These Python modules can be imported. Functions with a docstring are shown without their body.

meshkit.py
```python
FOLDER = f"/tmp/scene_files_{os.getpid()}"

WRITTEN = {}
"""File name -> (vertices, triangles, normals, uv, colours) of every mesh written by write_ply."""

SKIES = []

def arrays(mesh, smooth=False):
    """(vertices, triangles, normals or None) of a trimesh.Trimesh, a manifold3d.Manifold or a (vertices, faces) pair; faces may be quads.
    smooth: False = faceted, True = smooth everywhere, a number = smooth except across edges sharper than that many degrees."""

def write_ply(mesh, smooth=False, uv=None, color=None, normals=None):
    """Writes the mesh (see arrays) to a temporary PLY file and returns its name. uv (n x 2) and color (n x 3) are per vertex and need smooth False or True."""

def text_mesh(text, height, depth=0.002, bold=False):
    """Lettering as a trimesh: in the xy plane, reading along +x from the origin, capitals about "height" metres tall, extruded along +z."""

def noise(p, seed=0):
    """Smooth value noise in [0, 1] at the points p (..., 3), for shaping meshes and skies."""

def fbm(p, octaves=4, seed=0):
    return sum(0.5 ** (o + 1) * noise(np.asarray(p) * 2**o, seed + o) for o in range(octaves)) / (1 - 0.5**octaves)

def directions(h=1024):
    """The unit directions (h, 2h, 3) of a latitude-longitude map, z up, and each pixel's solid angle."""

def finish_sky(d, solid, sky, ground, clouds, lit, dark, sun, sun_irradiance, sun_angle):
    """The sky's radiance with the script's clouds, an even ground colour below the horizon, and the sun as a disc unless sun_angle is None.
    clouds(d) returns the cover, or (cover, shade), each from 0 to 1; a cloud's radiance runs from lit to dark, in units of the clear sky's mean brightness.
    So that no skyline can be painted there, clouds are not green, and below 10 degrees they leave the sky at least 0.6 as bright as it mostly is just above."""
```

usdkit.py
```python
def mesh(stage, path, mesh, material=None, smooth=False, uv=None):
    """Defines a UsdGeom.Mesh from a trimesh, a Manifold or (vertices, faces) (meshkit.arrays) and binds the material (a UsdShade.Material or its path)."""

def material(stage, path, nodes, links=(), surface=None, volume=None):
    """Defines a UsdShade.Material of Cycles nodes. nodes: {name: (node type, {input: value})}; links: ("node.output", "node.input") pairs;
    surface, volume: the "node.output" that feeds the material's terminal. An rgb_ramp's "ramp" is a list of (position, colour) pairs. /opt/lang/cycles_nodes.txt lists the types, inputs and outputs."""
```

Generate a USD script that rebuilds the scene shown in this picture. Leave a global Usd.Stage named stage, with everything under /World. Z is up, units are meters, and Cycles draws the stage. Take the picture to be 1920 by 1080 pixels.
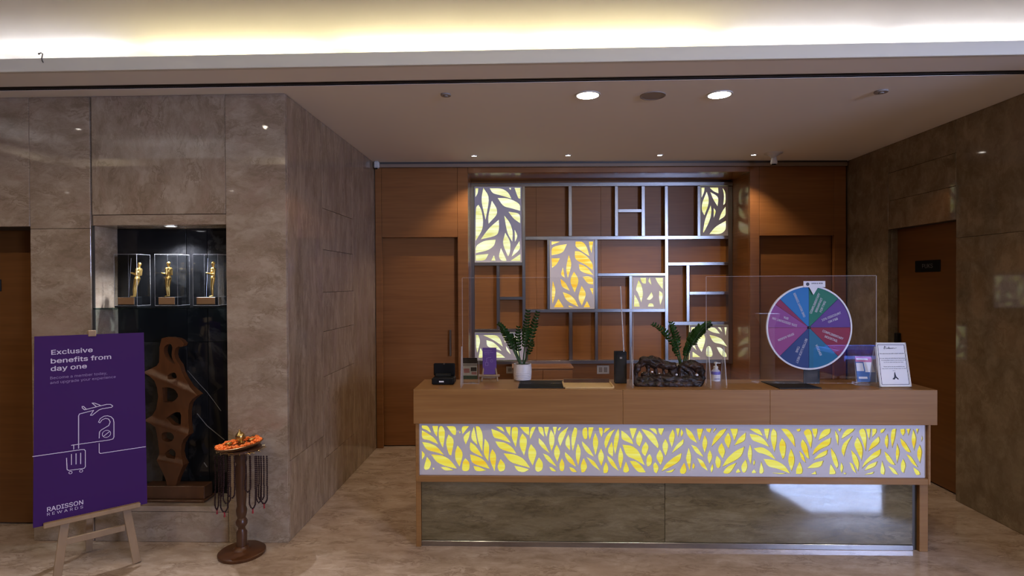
import math, random
import numpy as np
import trimesh
import manifold3d as m3
from manifold3d import Manifold, CrossSection
from shapely.geometry import Polygon, LineString, Point, box as sbox
from shapely.ops import unary_union
from shapely import affinity
from pxr import Usd, UsdGeom, UsdLux, UsdShade, Gf, Sdf
import usdkit, meshkit

random.seed(7)
rng = np.random.default_rng(11)
stage = Usd.Stage.CreateInMemory()
UsdGeom.SetStageUpAxis(stage, UsdGeom.Tokens.z)
UsdGeom.SetStageMetersPerUnit(stage, 1.0)
UsdGeom.Xform.Define(stage, '/World')
UsdGeom.Scope.Define(stage, '/World/Looks')

# ------------------------------------------------------------------ camera
FPX, YAW, PITCH, ROLL, EYE = 1060.0, 0.0316, -0.0086, -0.005, 1.70
ZC = 2.9457                                   # height of the lower ceiling
EXPOSURE = 0.12
_F = np.array([-math.sin(YAW) * math.cos(PITCH), math.cos(YAW) * math.cos(PITCH), math.sin(PITCH)])
_R = np.array([math.cos(YAW), math.sin(YAW), 0.0])
_U = np.cross(_R, _F)
_R2 = math.cos(ROLL) * _R + math.sin(ROLL) * _U
_U2 = -math.sin(ROLL) * _R + math.cos(ROLL) * _U
cam = UsdGeom.Camera.Define(stage, '/World/camera')
cam.CreateHorizontalApertureAttr(36.0)
cam.CreateVerticalApertureAttr(20.25)
cam.CreateFocalLengthAttr(36.0 * FPX / 1920)
cam.CreateClippingRangeAttr(Gf.Vec2f(0.05, 100))
cam.CreateExposureAttr(EXPOSURE)
_m = np.eye(4); _m[0, :3] = _R2; _m[1, :3] = _U2; _m[2, :3] = -_F; _m[3, :3] = (0, 0, EYE)
cam.AddTransformOp().Set(Gf.Matrix4d(*_m.ravel().tolist()))

# ------------------------------------------------------------------ large lights: daylight at the glazing behind the camera, on the right
DAY = 92.0
def rect_light(name, centre, w, h, normal, colour, strength):
    l = UsdLux.RectLight.Define(stage, '/World/' + name)
    l.CreateWidthAttr(w); l.CreateHeightAttr(h); l.CreateColorAttr(Gf.Vec3f(*colour)); l.CreateIntensityAttr(strength)
    n = -np.array(normal, float); up = np.array([0, 0, 1.0]) if abs(n[2]) < .9 else np.array([0, 1.0, 0])
    x = np.cross(up, n); x /= np.linalg.norm(x); y = np.cross(n, x)
    M = np.eye(4); M[0, :3] = x; M[1, :3] = y; M[2, :3] = n; M[3, :3] = centre
    l.AddTransformOp().Set(Gf.Matrix4d(*M.ravel().tolist()))
    return l
rect_light('daylight_at_glazing', (5.87, -4.25, 2.42), 2.3, 1.06, (0, 1, 0), (0.50, 0.62, 1.0), DAY)
COVE_WARM, COVE_COOL = (1.0, 0.90, 0.56), (0.95, 0.94, 1.0)
COVE, DOWN, SPOT, ONYX, NICHE = 20.0, 38.0, 9.5, 1.0, 36.0

# ------------------------------------------------------------------ helpers
_T = Sdf.ValueTypeNames
taken = {}
def numbered(path):
    k = taken.get(path, 0); taken[path] = k + 1
    return path if k == 0 else '%s_%03d' % (path, k)
def ppath(parent): return '/World' if parent is None else str(parent.GetPath())
ORG = {}
def thing(name, label=None, cat=None, loc=(0, 0, 0), group=None, kind=None, rotz=0.0, parent=None):
    x = UsdGeom.Xform.Define(stage, numbered(ppath(parent) + '/' + name))
    p = x.GetPrim()
    if tuple(loc) != (0, 0, 0): x.AddTranslateOp().Set(Gf.Vec3d(*map(float, loc)))
    if rotz: x.AddRotateZOp().Set(math.degrees(rotz))
    ORG[str(p.GetPath())] = np.array(loc, float) + (ORG.get(ppath(parent), np.zeros(3)))
    return tag(p, label, cat, group, kind)
def tag(p, label=None, cat=None, group=None, kind=None):
    if hasattr(p, 'GetPrim'): p = p.GetPrim()
    for k, v in (('label', label), ('category', cat), ('group', group), ('kind', kind)):
        if v: p.SetCustomDataByKey(k, v)
    return p
def obj(name, mesh, mat, parent=None, smooth=False, local=False):
    """One Mesh prim; mesh is in world coordinates unless local."""
    v, f, n = meshkit.arrays(mesh, False)
    if parent is not None and not local: v = v - ORG.get(ppath(parent), np.zeros(3))
    path = numbered(ppath(parent) + '/' + name)
    m = usdkit.mesh(stage, path, trimesh.Trimesh(v, f, process=False), mat, smooth)
    ORG[path] = ORG.get(ppath(parent), np.zeros(3))
    return m.GetPrim()
def dup(root, loc, rotz=0.0, label=None, group=None):
    was = root.GetCustomData()
    name = root.GetName()
    r = thing(name, label or was.get('label'), was.get('category'), loc, group or was.get('group'), None, rotz)
    r.GetReferences().AddInternalReference(root.GetPath()); r.SetInstanceable(True)
    return r
cat = trimesh.util.concatenate
def tm(man):
    m = man.to_mesh(); return trimesh.Trimesh(np.array(m.vert_properties[:, :3]), np.array(m.tri_verts), process=False)
def bx(x0, x1, y0, y1, z0, z1, ch=0.0):
    x0, x1 = sorted((x0, x1)); y0, y1 = sorted((y0, y1)); z0, z1 = sorted((z0, z1))
    if ch <= 0:
        m = trimesh.creation.box((x1 - x0, y1 - y0, z1 - z0)); m.apply_translation(((x0 + x1) / 2, (y0 + y1) / 2, (z0 + z1) / 2)); return m
    ch = min(ch, (x1 - x0) * .45, (y1 - y0) * .45, (z1 - z0) * .45)
    P = []
    for a in (0, 1):
        for b in (0, 1):
            for c in (0, 1):
                q = np.array([(x0, x1)[a], (y0, y1)[b], (z0, z1)[c]]); s = np.array([1 - 2 * a, 1 - 2 * b, 1 - 2 * c]) * ch
                for k in range(3):
                    t = q + s; t[k] = q[k]; P.append(t)
    return tm(Manifold.hull_points(np.array(P)))
def cyl(p0, p1, r0, r1=None, n=20):
    p0, p1 = np.array(p0, float), np.array(p1, float); r1 = r0 if r1 is None else r1
    d = p1 - p0; L = np.linalg.norm(d)
    m = tm(Manifold.cylinder(L, r0, r1, n))
    M = trimesh.geometry.align_vectors([0, 0, 1], d / L); M[:3, 3] = p0
    m.apply_transform(M); return m
def lathe(profile, centre, n=40):
    """profile: (r, z) pairs from bottom to top, closed on the axis."""
    a = np.linspace(0, 2 * np.pi, n, endpoint=False)
    prof = np.array(profile, float); rows = []
    V = np.concatenate([np.stack([r * np.cos(a), r * np.sin(a), np.full(n, z)], 1) for r, z in prof])
    F = []
    for i in range(len(prof) - 1):
        for j in range(n):
            k = (j + 1) % n
            F += [[i * n + j, i * n + k, (i + 1) * n + k], [i * n + j, (i + 1) * n + k, (i + 1) * n + j]]
    b = len(V); V = np.vstack([V, [0, 0, prof[0, 1]], [0, 0, prof[-1, 1]]])
    for j in range(n):
        k = (j + 1) % n; F += [[b, k, j], [b + 1, (len(prof) - 1) * n + j, (len(prof) - 1) * n + k]]
    return trimesh.Trimesh(V + np.array(centre), np.array(F), process=False)
def tube(pts, r, n=8, closed=False):
    pts = np.array(pts, float); N = len(pts); rr = np.broadcast_to(r, (N,)).astype(float)
    t = np.gradient(pts, axis=0) if not closed else (np.roll(pts, -1, 0) - np.roll(pts, 1, 0))
    t /= np.linalg.norm(t, axis=1, keepdims=True)
    up = np.array([0, 0, 1.0]) if abs(t[0][2]) < .9 else np.array([1.0, 0, 0])
    V = []; u = np.cross(up, t[0])
    for i in range(N):
        u = u - t[i] * (u @ t[i]); u /= np.linalg.norm(u); w = np.cross(t[i], u)
        a = np.linspace(0, 2 * np.pi, n, endpoint=False)
        V.append(pts[i] + rr[i] * (np.cos(a)[:, None] * u + np.sin(a)[:, None] * w))
    V = np.vstack(V); F = []
    for i in range(N if closed else N - 1):
        i2 = (i + 1) % N
        for j in range(n):
            k = (j + 1) % n; F += [[i * n + j, i * n + k, i2 * n + k], [i * n + j, i2 * n + k, i2 * n + j]]
    if not closed:
        for b, rev in ((0, True), ((N - 1) * n, False)):
            for j in range(1, n - 1): F.append([b, b + j + 1, b + j] if rev else [b, b + j, b + j + 1])
    return trimesh.Trimesh(V, np.array(F), process=False)
def blob(joints, edge=0.01, smooth=6):
    """continuous body: hull of spheres along each bone; joints: list of (p, r, p2, r2)"""
    parts = []
    for p, r, q, s in joints:
        a = Manifold.sphere(r, 16).translate(tuple(p)); b = Manifold.sphere(s, 16).translate(tuple(q))
        parts.append(Manifold.batch_hull([a, b]))
    m = Manifold.batch_boolean(parts, m3.OpType.Add).refine_to_length(edge)
    t = tm(m); t.merge_vertices(); trimesh.smoothing.filter_taubin(t, iterations=smooth); return t
def extrude(shape, depth):
    gs = [g for g in getattr(shape, 'geoms', [shape]) if g.area > 1e-9]
    return cat([trimesh.creation.extrude_polygon(g, depth, engine='earcut') for g in gs])
def place(mesh, o, ex, ey, ez=None):
    ex = np.array(ex, float); ey = np.array(ey, float)
    if ez is None: ez = np.cross(ex, ey); ez = ez / np.linalg.norm(ez)
    M = np.eye(4); M[:3, 0] = ex; M[:3, 1] = ey; M[:3, 2] = ez; M[:3, 3] = o
    m = mesh.copy(); m.apply_transform(M); return m
XZ = ((1, 0, 0), (0, 0, 1))                    # plane facing the camera: right, up (normal -y)
def facing(mesh, x, y, z): return place(mesh, (x, y, z), *XZ)
def lettering(text, width, height, depth=0.001, bold=False):
    m = meshkit.text_mesh(text, 1.0, 1.0, bold)
    b = m.bounds; caps = meshkit.text_mesh('H', 1.0, 1.0, bold).bounds
    s = np.array([width / (b[1, 0] - b[0, 0]), height / (caps[1, 1] - caps[0, 1]), depth])
    m.vertices = (m.vertices - [b[0, 0], caps[0, 1], 0]) * s
    return m
def chaikin(P, n=1, keep=0.82):
    P = np.array(P, float)
    for _ in range(n):
        Q = []
        for i in range(len(P)):
            a, b, c = P[i - 1], P[i], P[(i + 1) % len(P)]
            u, v = a - b, c - b
            cosang = u @ v / (np.linalg.norm(u) * np.linalg.norm(v) + 1e-12)
            if cosang > -0.1: Q.append(b)               # keep the pointed tips pointed
            else: Q += [b + u * .22, b + v * .22]
        P = np.array(Q)
    return P
# a pixel of the photograph, taken to a plane of the place (used to measure positions)
def ray(px, py): return _F + _R2 * (px - 960) / FPX + _U2 * (540 - py) / FPX
EYEP = np.array([0, 0, EYE])
def at_y(px, py, y): d = ray(px, py); return EYEP + d * (y / d[1])
def at_z(px, py, z): d = ray(px, py); return EYEP + d * ((z - EYE) / d[2])
def at_x(px, py, x): d = ray(px, py); return EYEP + d * (x / d[0])
def at_plane(px, py, o, n): d = ray(px, py); return EYEP + d * (((np.array(o) - EYEP) @ n) / (d @ n))

# ------------------------------------------------------------------ materials
def mat(name, nodes, links=(), surface='p.BSDF'):
    return usdkit.material(stage, '/World/Looks/' + name, nodes, links, surface=surface)
def plain(name, c, rough=.5, metal=0.0, **k):
    return mat(name, {'p': ('principled_bsdf', {'base_color': c, 'roughness': rough, 'metallic': metal, **k})})
def emit(name, c, s):
    return mat(name, {'e': ('emission', {'color': c, 'strength': s})}, surface='e.emission')
def wood(name, c0, c1, c2, scale=(3.0, 3.0, 60.0), rough=.35, spec=.4):
    return mat(name, {
        't': ('texture_coordinate', {}), 'm': ('mapping', {'scale': scale}),
        'n': ('noise_texture', {'scale': 1.0, 'detail': 6, 'roughness': .6, 'distortion': .4}),
        'm2': ('mapping', {'scale': tuple(.25 * s for s in scale)}),
        'n2': ('noise_texture', {'scale': 1.0, 'detail': 2}),
        'x': ('mix_float', {'fac': .4}),
        'r': ('rgb_ramp', {'ramp': [(.3, c0), (.5, c1), (.7, c2)]}),
        'b': ('bump', {'strength': .04, 'distance': .002}),
        'p': ('principled_bsdf', {'roughness': rough, 'specular_ior_level': spec})},
        [('t.object', 'm.vector'), ('m.vector', 'n.vector'), ('t.object', 'm2.vector'), ('m2.vector', 'n2.vector'), ('n.fac', 'x.a'), ('n2.fac', 'x.b'),
         ('x.result', 'r.fac'), ('r.color', 'p.base_color'), ('n.fac', 'b.height'), ('b.normal', 'p.normal')])
def marble(name, dark, mid, light, stretch=(1, 1, 1), scale=2.2, rough=.12, vein=(.2, .15, .11), veinamt=.5, spec=.5, per_slab=True, detail=9, turn=0.0, warp=.16, pink=None):
    nodes = {
        't': ('texture_coordinate', {}), 'o': ('object_info', {}),
        'sc': ('vector_math', {'math_type': 'scale', 'vector1': (7.3, 3.1, 5.7)}), 'ad': ('vector_math', {'math_type': 'add'}),
        'm': ('mapping', {'scale': stretch, 'rotation': (0, 0, turn)}),
        'w': ('noise_texture', {'scale': scale * 1.1, 'detail': 4, 'roughness': .55}),
        'wm': ('vector_math', {'math_type': 'multiply_add', 'vector2': (warp, warp, warp)}),
        'n': ('noise_texture', {'scale': scale, 'detail': detail, 'roughness': .70, 'distortion': .25}),
        'r': ('rgb_ramp', {'ramp': [(.34, dark), (.5, mid), (.65, light)]}),
        'v': ('noise_texture', {'scale': scale * 1.9, 'detail': 6, 'roughness': .6, 'distortion': .5}),
        'vr': ('rgb_ramp', {'ramp': [(.44, (0, 0, 0)), (.488, (1, 1, 1)), (.506, (1, 1, 1)), (.56, (0, 0, 0))]}),
        'vm': ('math', {'math_type': 'multiply', 'value2': veinamt}),
        'vb': ('noise_texture', {'scale': scale * .9, 'detail': 3}),
        'vbr': ('rgb_ramp', {'ramp': [(.46, (0, 0, 0)), (.60, (1, 1, 1))]}),
        'vm2': ('math', {'math_type': 'multiply'}),
        'pn': ('noise_texture', {'scale': scale * .55, 'detail': 4, 'roughness': .6, 'distortion': .6}),
        'pr': ('rgb_ramp', {'ramp': [(.52, (0, 0, 0)), (.68, (.6, .6, .6))]}),
        'px': ('mix_color', {'b': pink or mid}),
        'mx': ('mix_color', {'b': vein}),
        'p': ('principled_bsdf', {'roughness': rough, 'specular_ior_level': spec})}
    links = [('t.object', 'ad.vector1'), ('o.random', 'sc.scale'), ('sc.vector', 'ad.vector2'), ('ad.vector', 'm.vector'),
             ('m.vector', 'w.vector'), ('w.color', 'wm.vector1'), ('m.vector', 'wm.vector3'), ('wm.vector', 'n.vector'), ('n.fac', 'r.fac'),
             ('wm.vector', 'v.vector'), ('v.fac', 'vr.fac'), ('vr.color', 'vm.value1'), ('m.vector', 'vb.vector'), ('vb.fac', 'vbr.fac'), ('vm.value', 'vm2.value1'), ('vbr.color', 'vm2.value2'),
             ('wm.vector', 'pn.vector'), ('pn.fac', 'pr.fac'), ('pr.color', 'px.fac'), ('r.color', 'px.a'), ('px.result', 'mx.a'),
             ('vm2.value', 'mx.fac'), ('mx.result', 'p.base_color')]
    return mat(name, nodes, links)
def pane(name, tint=(.985, .99, 1.0), ior=1.5, rough=0.0):
    f0 = ((ior - 1) / (ior + 1)) ** 2
    return mat(name, {'t': ('transparent_bsdf', {'color': tint}), 'g': ('glossy_bsdf', {'color': (1, 1, 1), 'roughness': rough}), 'f': ('layer_weight', {'blend': .5}), 'q': ('math', {'math_type': 'power', 'value2': 5.0}), 'a': ('math', {'math_type': 'multiply_add', 'value2': 1 - f0, 'value3': f0}), 'x': ('mix_closure', {})},
               [('f.facing', 'q.value1'), ('q.value', 'a.value1'), ('a.value', 'x.fac'), ('t.BSDF', 'x.closure1'), ('g.BSDF', 'x.closure2')], 'x.closure')
def onyx(name, deep, mid, pale, strength, zscale=30.0):
    return mat(name, {
        't': ('texture_coordinate', {}), 'm': ('mapping', {'scale': (2.2, 2.2, zscale)}),
        'n': ('noise_texture', {'scale': 1.0, 'detail': 5, 'roughness': .55, 'distortion': .8}),
        'm2': ('mapping', {'scale': (1.6, 1.6, 4.0)}), 'n2': ('noise_texture', {'scale': 1.3, 'detail': 2}),
        'x': ('mix_float', {'fac': .5}),
        'r': ('rgb_ramp', {'ramp': [(.36, deep), (.48, mid), (.62, pale)]}),
        'e': ('emission', {'strength': strength})},
        [('t.object', 'm.vector'), ('m.vector', 'n.vector'), ('t.object', 'm2.vector'), ('m2.vector', 'n2.vector'), ('n.fac', 'x.a'), ('n2.fac', 'x.b'), ('x.result', 'r.fac'), ('r.color', 'e.color')], 'e.emission')

M = {}
M['paint'] = plain('ceiling_paint', (.84, .81, .77), .75)
M['fascia'] = plain('fascia_paint', (.66, .63, .56), .7)
M['slot'] = plain('track_dark', (.075, .066, .06), .5)
M['metal_track'] = plain('track_metal', (.12, .11, .10), .45, .6)
M['marble'] = marble('marble_front', (.245, .178, .122), (.325, .248, .182), (.415, .332, .255), stretch=(.8, 1, 1.5), scale=6.2, rough=.035, vein=(.20, .14, .09), veinamt=.55, pink=(.33, .225, .17))
M['marble_lintel'] = marble('marble_lintel', (.24, .175, .12), (.318, .243, .178), (.405, .322, .248), stretch=(1.4, 1, .8), scale=5.5, rough=.035, vein=(.20, .14, .09), veinamt=.6, pink=(.33, .225, .17))
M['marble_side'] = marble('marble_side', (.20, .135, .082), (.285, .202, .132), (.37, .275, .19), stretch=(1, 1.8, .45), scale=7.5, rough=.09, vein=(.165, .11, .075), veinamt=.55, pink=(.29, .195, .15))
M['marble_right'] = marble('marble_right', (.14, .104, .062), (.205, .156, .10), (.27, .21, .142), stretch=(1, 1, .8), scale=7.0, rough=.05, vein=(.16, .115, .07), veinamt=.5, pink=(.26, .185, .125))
M['floor'] = marble('marble_floor', (.33, .235, .165), (.445, .33, .25), (.545, .425, .335), stretch=(.8, 1.7, 1), scale=5.2, rough=.055, vein=(.23, .15, .10), veinamt=.6, turn=.40, pink=(.42, .30, .225))
M['base_marble'] = marble('marble_desk', (.085, .062, .027), (.145, .11, .055), (.205, .162, .092), stretch=(.6, 1, 2.4), scale=5.5, rough=.014, vein=(.05, .034, .016), veinamt=.5, spec=1.0)
M['black_marble'] = marble('marble_black', (.006, .006, .007), (.009, .009, .010), (.014, .014, .015), scale=1.3, rough=.06, vein=(.35, .33, .32), veinamt=.05, detail=3)
M['joint'] = plain('joint_dark', (.05, .04, .033), .9)
M['wood'] = wood('wood_wall', (.205, .078, .023), (.248, .099, .031), (.29, .120, .040), scale=(2.2, 2.2, 45), rough=.36)
M['wood_gloss'] = wood('wood_gloss', (.205, .078, .023), (.248, .099, .031), (.29, .120, .040), scale=(2.2, 2.2, 45), rough=.17)
M['cornice'] = plain('cornice_brown', (.26, .19, .14), .6)
M['wood_back'] = wood('wood_recess', (.235, .088, .018), (.28, .107, .024), (.32, .127, .030), scale=(2.2, 2.2, 45), rough=.4)
M['wood_door'] = wood('wood_door', (.115, .043, .010), (.138, .053, .013), (.16, .064, .017), scale=(2.2, 2.2, 45), rough=.36)
M['wood_desk'] = wood('wood_desk', (.225, .102, .032), (.268, .128, .042), (.31, .155, .055), scale=(2.0, 2.0, 50), rough=.38)
M['wood_dark'] = wood('wood_dark', (.055, .024, .011), (.08, .034, .016), (.11, .048, .022), scale=(12, 12, 3), rough=.32)
M['wood_carved'] = wood('wood_carved', (.052, .017, .005), (.08, .027, .008), (.115, .041, .013), scale=(14, 14, 4), rough=.38)
M['wood_pale'] = wood('wood_pale', (.27, .175, .095), (.33, .215, .12), (.385, .26, .15), scale=(14, 14, 3), rough=.55)
M['wood_tray'] = wood('wood_tray', (.50, .32, .13), (.58, .38, .16), (.66, .45, .20), scale=(3, 40, 40), rough=.45)
M['steel'] = plain('brushed_steel', (.40, .395, .40), .27, 1.0)
M['plinth'] = plain('plinth_steel', (.42, .42, .44), .22, 1.0)
M['sheet'] = plain('white_cut_sheet', (.57, .53, .565), .45)
M['sheet_wall'] = plain('white_cut_sheet_wall', (.62, .57, .60), .45)
M['onyx_desk'] = onyx('onyx_yellow', (.74, .46, .03), (.70, .62, .07), (.74, .74, .22), 1.0 * ONYX)
M['onyx_green'] = onyx('onyx_green', (.62, .58, .14), (.76, .78, .42), (.90, .93, .74), 1.15 * ONYX)
M['onyx_amber'] = onyx('onyx_amber', (.85, .42, .03), (.88, .62, .10), (1.0, .88, .35), 1.1 * ONYX)
M['lamp'] = emit('lamp_glow', (1, .88, .64), DOWN)
M['small_lamp'] = emit('small_lamp_glow', (1, .93, .85), 22.0)
M['niche_lamp'] = emit('niche_lamp_glow', (.92, .94, 1.0), 14.0)
M['tube_warm'] = emit('tube_warm', COVE_WARM, COVE)
M['tube_cool'] = emit('tube_cool', COVE_COOL, COVE * .62)
M['white_plastic'] = plain('white_plastic', (.62, .60, .57), .4)
M['grey_plastic'] = plain('grey_plastic', (.30, .26, .235), .6)
M['black'] = plain('black_plastic', (.008, .008, .009), .5, specular_ior_level=.2)
M['black_matt'] = plain('black_matt', (.006, .006, .007), .7, specular_ior_level=.15)
M['leather'] = plain('dark_leather', (.018, .017, .014), .6, specular_ior_level=.2)
M['pane'] = pane('clear_acrylic')
M['pane_case'] = pane('case_acrylic', (.975, .985, .99), 1.45)
M['edge'] = plain('acrylic_edge', (.62, .60, .62), .4, 0, alpha=.22)
M['foot_clear'] = plain('acrylic_foot', (.60, .58, .58), .4, 0, alpha=.16)
M['shelf_glass'] = pane('shelf_glass', (.62, .72, .72), 1.6)
M['gold'] = plain('polished_gold', (.86, .56, .17), .27, .9)
M['brass'] = plain('brass', (.70, .50, .20), .25, 1.0)
M['copper'] = plain('copper_tray', (.50, .30, .16), .3, 1.0)
M['plaque'] = plain('plaque_copper', (.46, .25, .12), .35, .5)
M['print'] = plain('print_white', (.62, .55, .70), .6)
M['print_soft'] = plain('print_lilac', (.30, .21, .42), .6)
M['purple'] = plain('purple_board', (.050, .011, .112), .6, specular_ior_level=.15)
M['purple_card'] = plain('purple_card', (.12, .055, .24), .5)
M['white'] = plain('white_paper', (.72, .70, .74), .6)
M['ink'] = plain('ink', (.03, .03, .05), .6)
M['ceramic'] = plain('white_ceramic', (.78, .72, .72), .35)
M['soil'] = plain('soil', (.02, .016, .012), .95)
M['leaf'] = mat('leaf_green', {'p': ('principled_bsdf', {'base_color': (.022, .075, .014), 'roughness': .3}), 't': ('translucent_bsdf', {'color': (.05, .14, .02)}), 'x': ('mix_closure', {'fac': .2})}, [('p.BSDF', 'x.closure1'), ('t.BSDF', 'x.closure2')], 'x.closure')
M['stem'] = plain('stem_green', (.035, .07, .02), .45)
M['driftwood'] = mat('driftwood_brown', {'t': ('texture_coordinate', {}), 'n': ('noise_texture', {'scale': 26, 'detail': 6, 'distortion': 1.2}), 'r': ('rgb_ramp', {'ramp': [(.35, (.008, .005, .004)), (.55, (.026, .012, .008)), (.72, (.075, .032, .018))]}), 'b': ('bump', {'strength': .6, 'distance': .006}), 'p': ('principled_bsdf', {'roughness': .45, 'specular_ior_level': .35})},
                     [('t.object', 'n.vector'), ('n.fac', 'r.fac'), ('r.color', 'p.base_color'), ('n.fac', 'b.height'), ('b.normal', 'p.normal')])
M['marigold'] = plain('marigold', (.85, .17, .012), .7)
M['bead'] = plain('dark_beads', (.022, .007, .009), .5, specular_ior_level=.25)
M['bead_red'] = plain('red_tassel', (.30, .018, .025), .6)
M['blue_label'] = plain('bottle_label', (.16, .14, .50), .4)
M['liquid'] = plain('bottle_clear', (.55, .55, .70), .25, 0, alpha=.75)
M['sofa_blue'] = plain('blue_upholstery', (.05, .20, .80), .7)
M['white_stone'] = plain('white_stone', (.72, .70, .68), .5)
M['dark_wall'] = plain('lobby_wall', (.13, .11, .095), .7)

# ================================================================== the setting
YF, XL, XR = 3.65, -1.592, 3.285               # left front wall plane, left side wall plane, right wall plane
BWO, BWA = np.array([-1.5875, 5.775, 0]), 0.036  # back wall: its left end and its direction
bu = np.array([math.cos(BWA), math.sin(BWA), 0]); bn = np.array([math.sin(BWA), -math.cos(BWA), 0])
def BW(mesh):                                   # from back-wall coordinates (along, out into the room, up) to the place
    Mx = np.eye(4); Mx[:3, 0] = bu; Mx[:3, 1] = bn; Mx[:3, 2] = (0, 0, 1); Mx[:3, 3] = BWO
    m = mesh.copy(); m.apply_transform(Mx); m.invert(); return m
def bwx(x0, x1, o0, o1, z0, z1, ch=0): return BW(bx(x0, x1, o0, o1, z0, z1, ch))
def at_b(px, py, out=0.0):
    q = at_plane(px, py, BWO + bn * out, bn) - BWO; return q @ bu, q[2]
WID = float(((at_z(1582, 303, ZC) - BWO) @ bu))

# floor
fl = obj('floor', bx(-8, 9.5, -7, 7.2, -.12, 0), M['floor']); tag(fl, 'polished beige marble lobby floor', None, None, 'structure')

# ceiling: low soffit, curtain-track slot, tray with a lit cove
ce = thing('ceiling', 'off-white plaster ceiling with a lit tray cove', kind='structure')
TY0, TY1, TX0, TX1, ZU = 1.50, 3.21, -4.9, 6.4, 3.23     # tray opening, tray height
S0, S1 = 3.452, 3.522                           # the track's slot
def slotted(y0, y1, x0=-8, x1=9.5): return bx(x0, x1, y0, y1, ZC, ZC + .05)
obj('soffit', slotted(S1, 7.2), M['paint'], ce)
obj('soffit', slotted(TY1 + .03, S0), M['paint'], ce)
obj('soffit', slotted(-7, TY0 - .03), M['paint'], ce)
obj('soffit', bx(-8, TX0 - .03, TY0 - .03, TY1 + .03, ZC, ZC + .05), M['paint'], ce)
obj('soffit', bx(TX1 + .03, 9.5, TY0 - .03, TY1 + .03, ZC, ZC + .05), M['paint'], ce)
obj('tray', bx(TX0 - .6, TX1 + .6, TY0 - .6, TY1 + .52, ZU, ZU + .05), M['paint'], ce)
LIPZ = 3.022
t1 = thing('trim_1', 'cream painted fascia edging the lit ceiling cove', kind='structure')
obj('fascia', bx(TX0 - .03, TX1 + .03, TY1, TY1 + .03, ZC - .001, LIPZ, .003), M['fascia'], t1)
obj('fascia', bx(TX0 - .03, TX1 + .03, TY0 - .03, TY0, ZC - .001, LIPZ, .003), M['fascia'], t1)
obj('fascia', bx(TX0 - .03, TX0, TY0, TY1, ZC - .001, LIPZ, .003), M['fascia'], t1)
obj('fascia', bx(TX1, TX1 + .03, TY0, TY1, ZC - .001, LIPZ, .003), M['fascia'], t1)
obj('cove_back', bx(TX0 - .62, TX1 + .62, TY1 + .5, TY1 + .53, ZC + .05, ZU), M['paint'], t1)
obj('cove_back', bx(TX0 - .62, TX1 + .62, TY0 - .53, TY0 - .5, ZC + .05, ZU), M['paint'], t1)
t2 = thing('trim_2', 'dark recessed partition track across the ceiling', kind='structure')
obj('channel', cat([bx(-8, 9.5, S0 - .004, S1 + .004, ZC + .045, ZC + .06), bx(-8, 9.5, S0 - .004, S0, ZC + .002, ZC + .05), bx(-8, 9.5, S1, S1 + .004, ZC + .002, ZC + .05)]), M['slot'], t2)
for k in (.2, .72):
    yy = S0 + (S1 - S0) * k
    obj('rail', bx(-8, 9.5, yy, yy + .008, ZC + .004, ZC + .03), M['metal_track'], t2)
t3 = thing('trim_3', 'brown cornice strip with a shadow gap above the wooden back wall', kind='structure')
obj('cornice', bwx(0, WID, 0, .03, ZC - .055, ZC - .02, .004), M['cornice'], t3)
obj('shadow_gap', bwx(0, WID, 0, .015, ZC - .02, ZC), M['slot'], t3)

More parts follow.
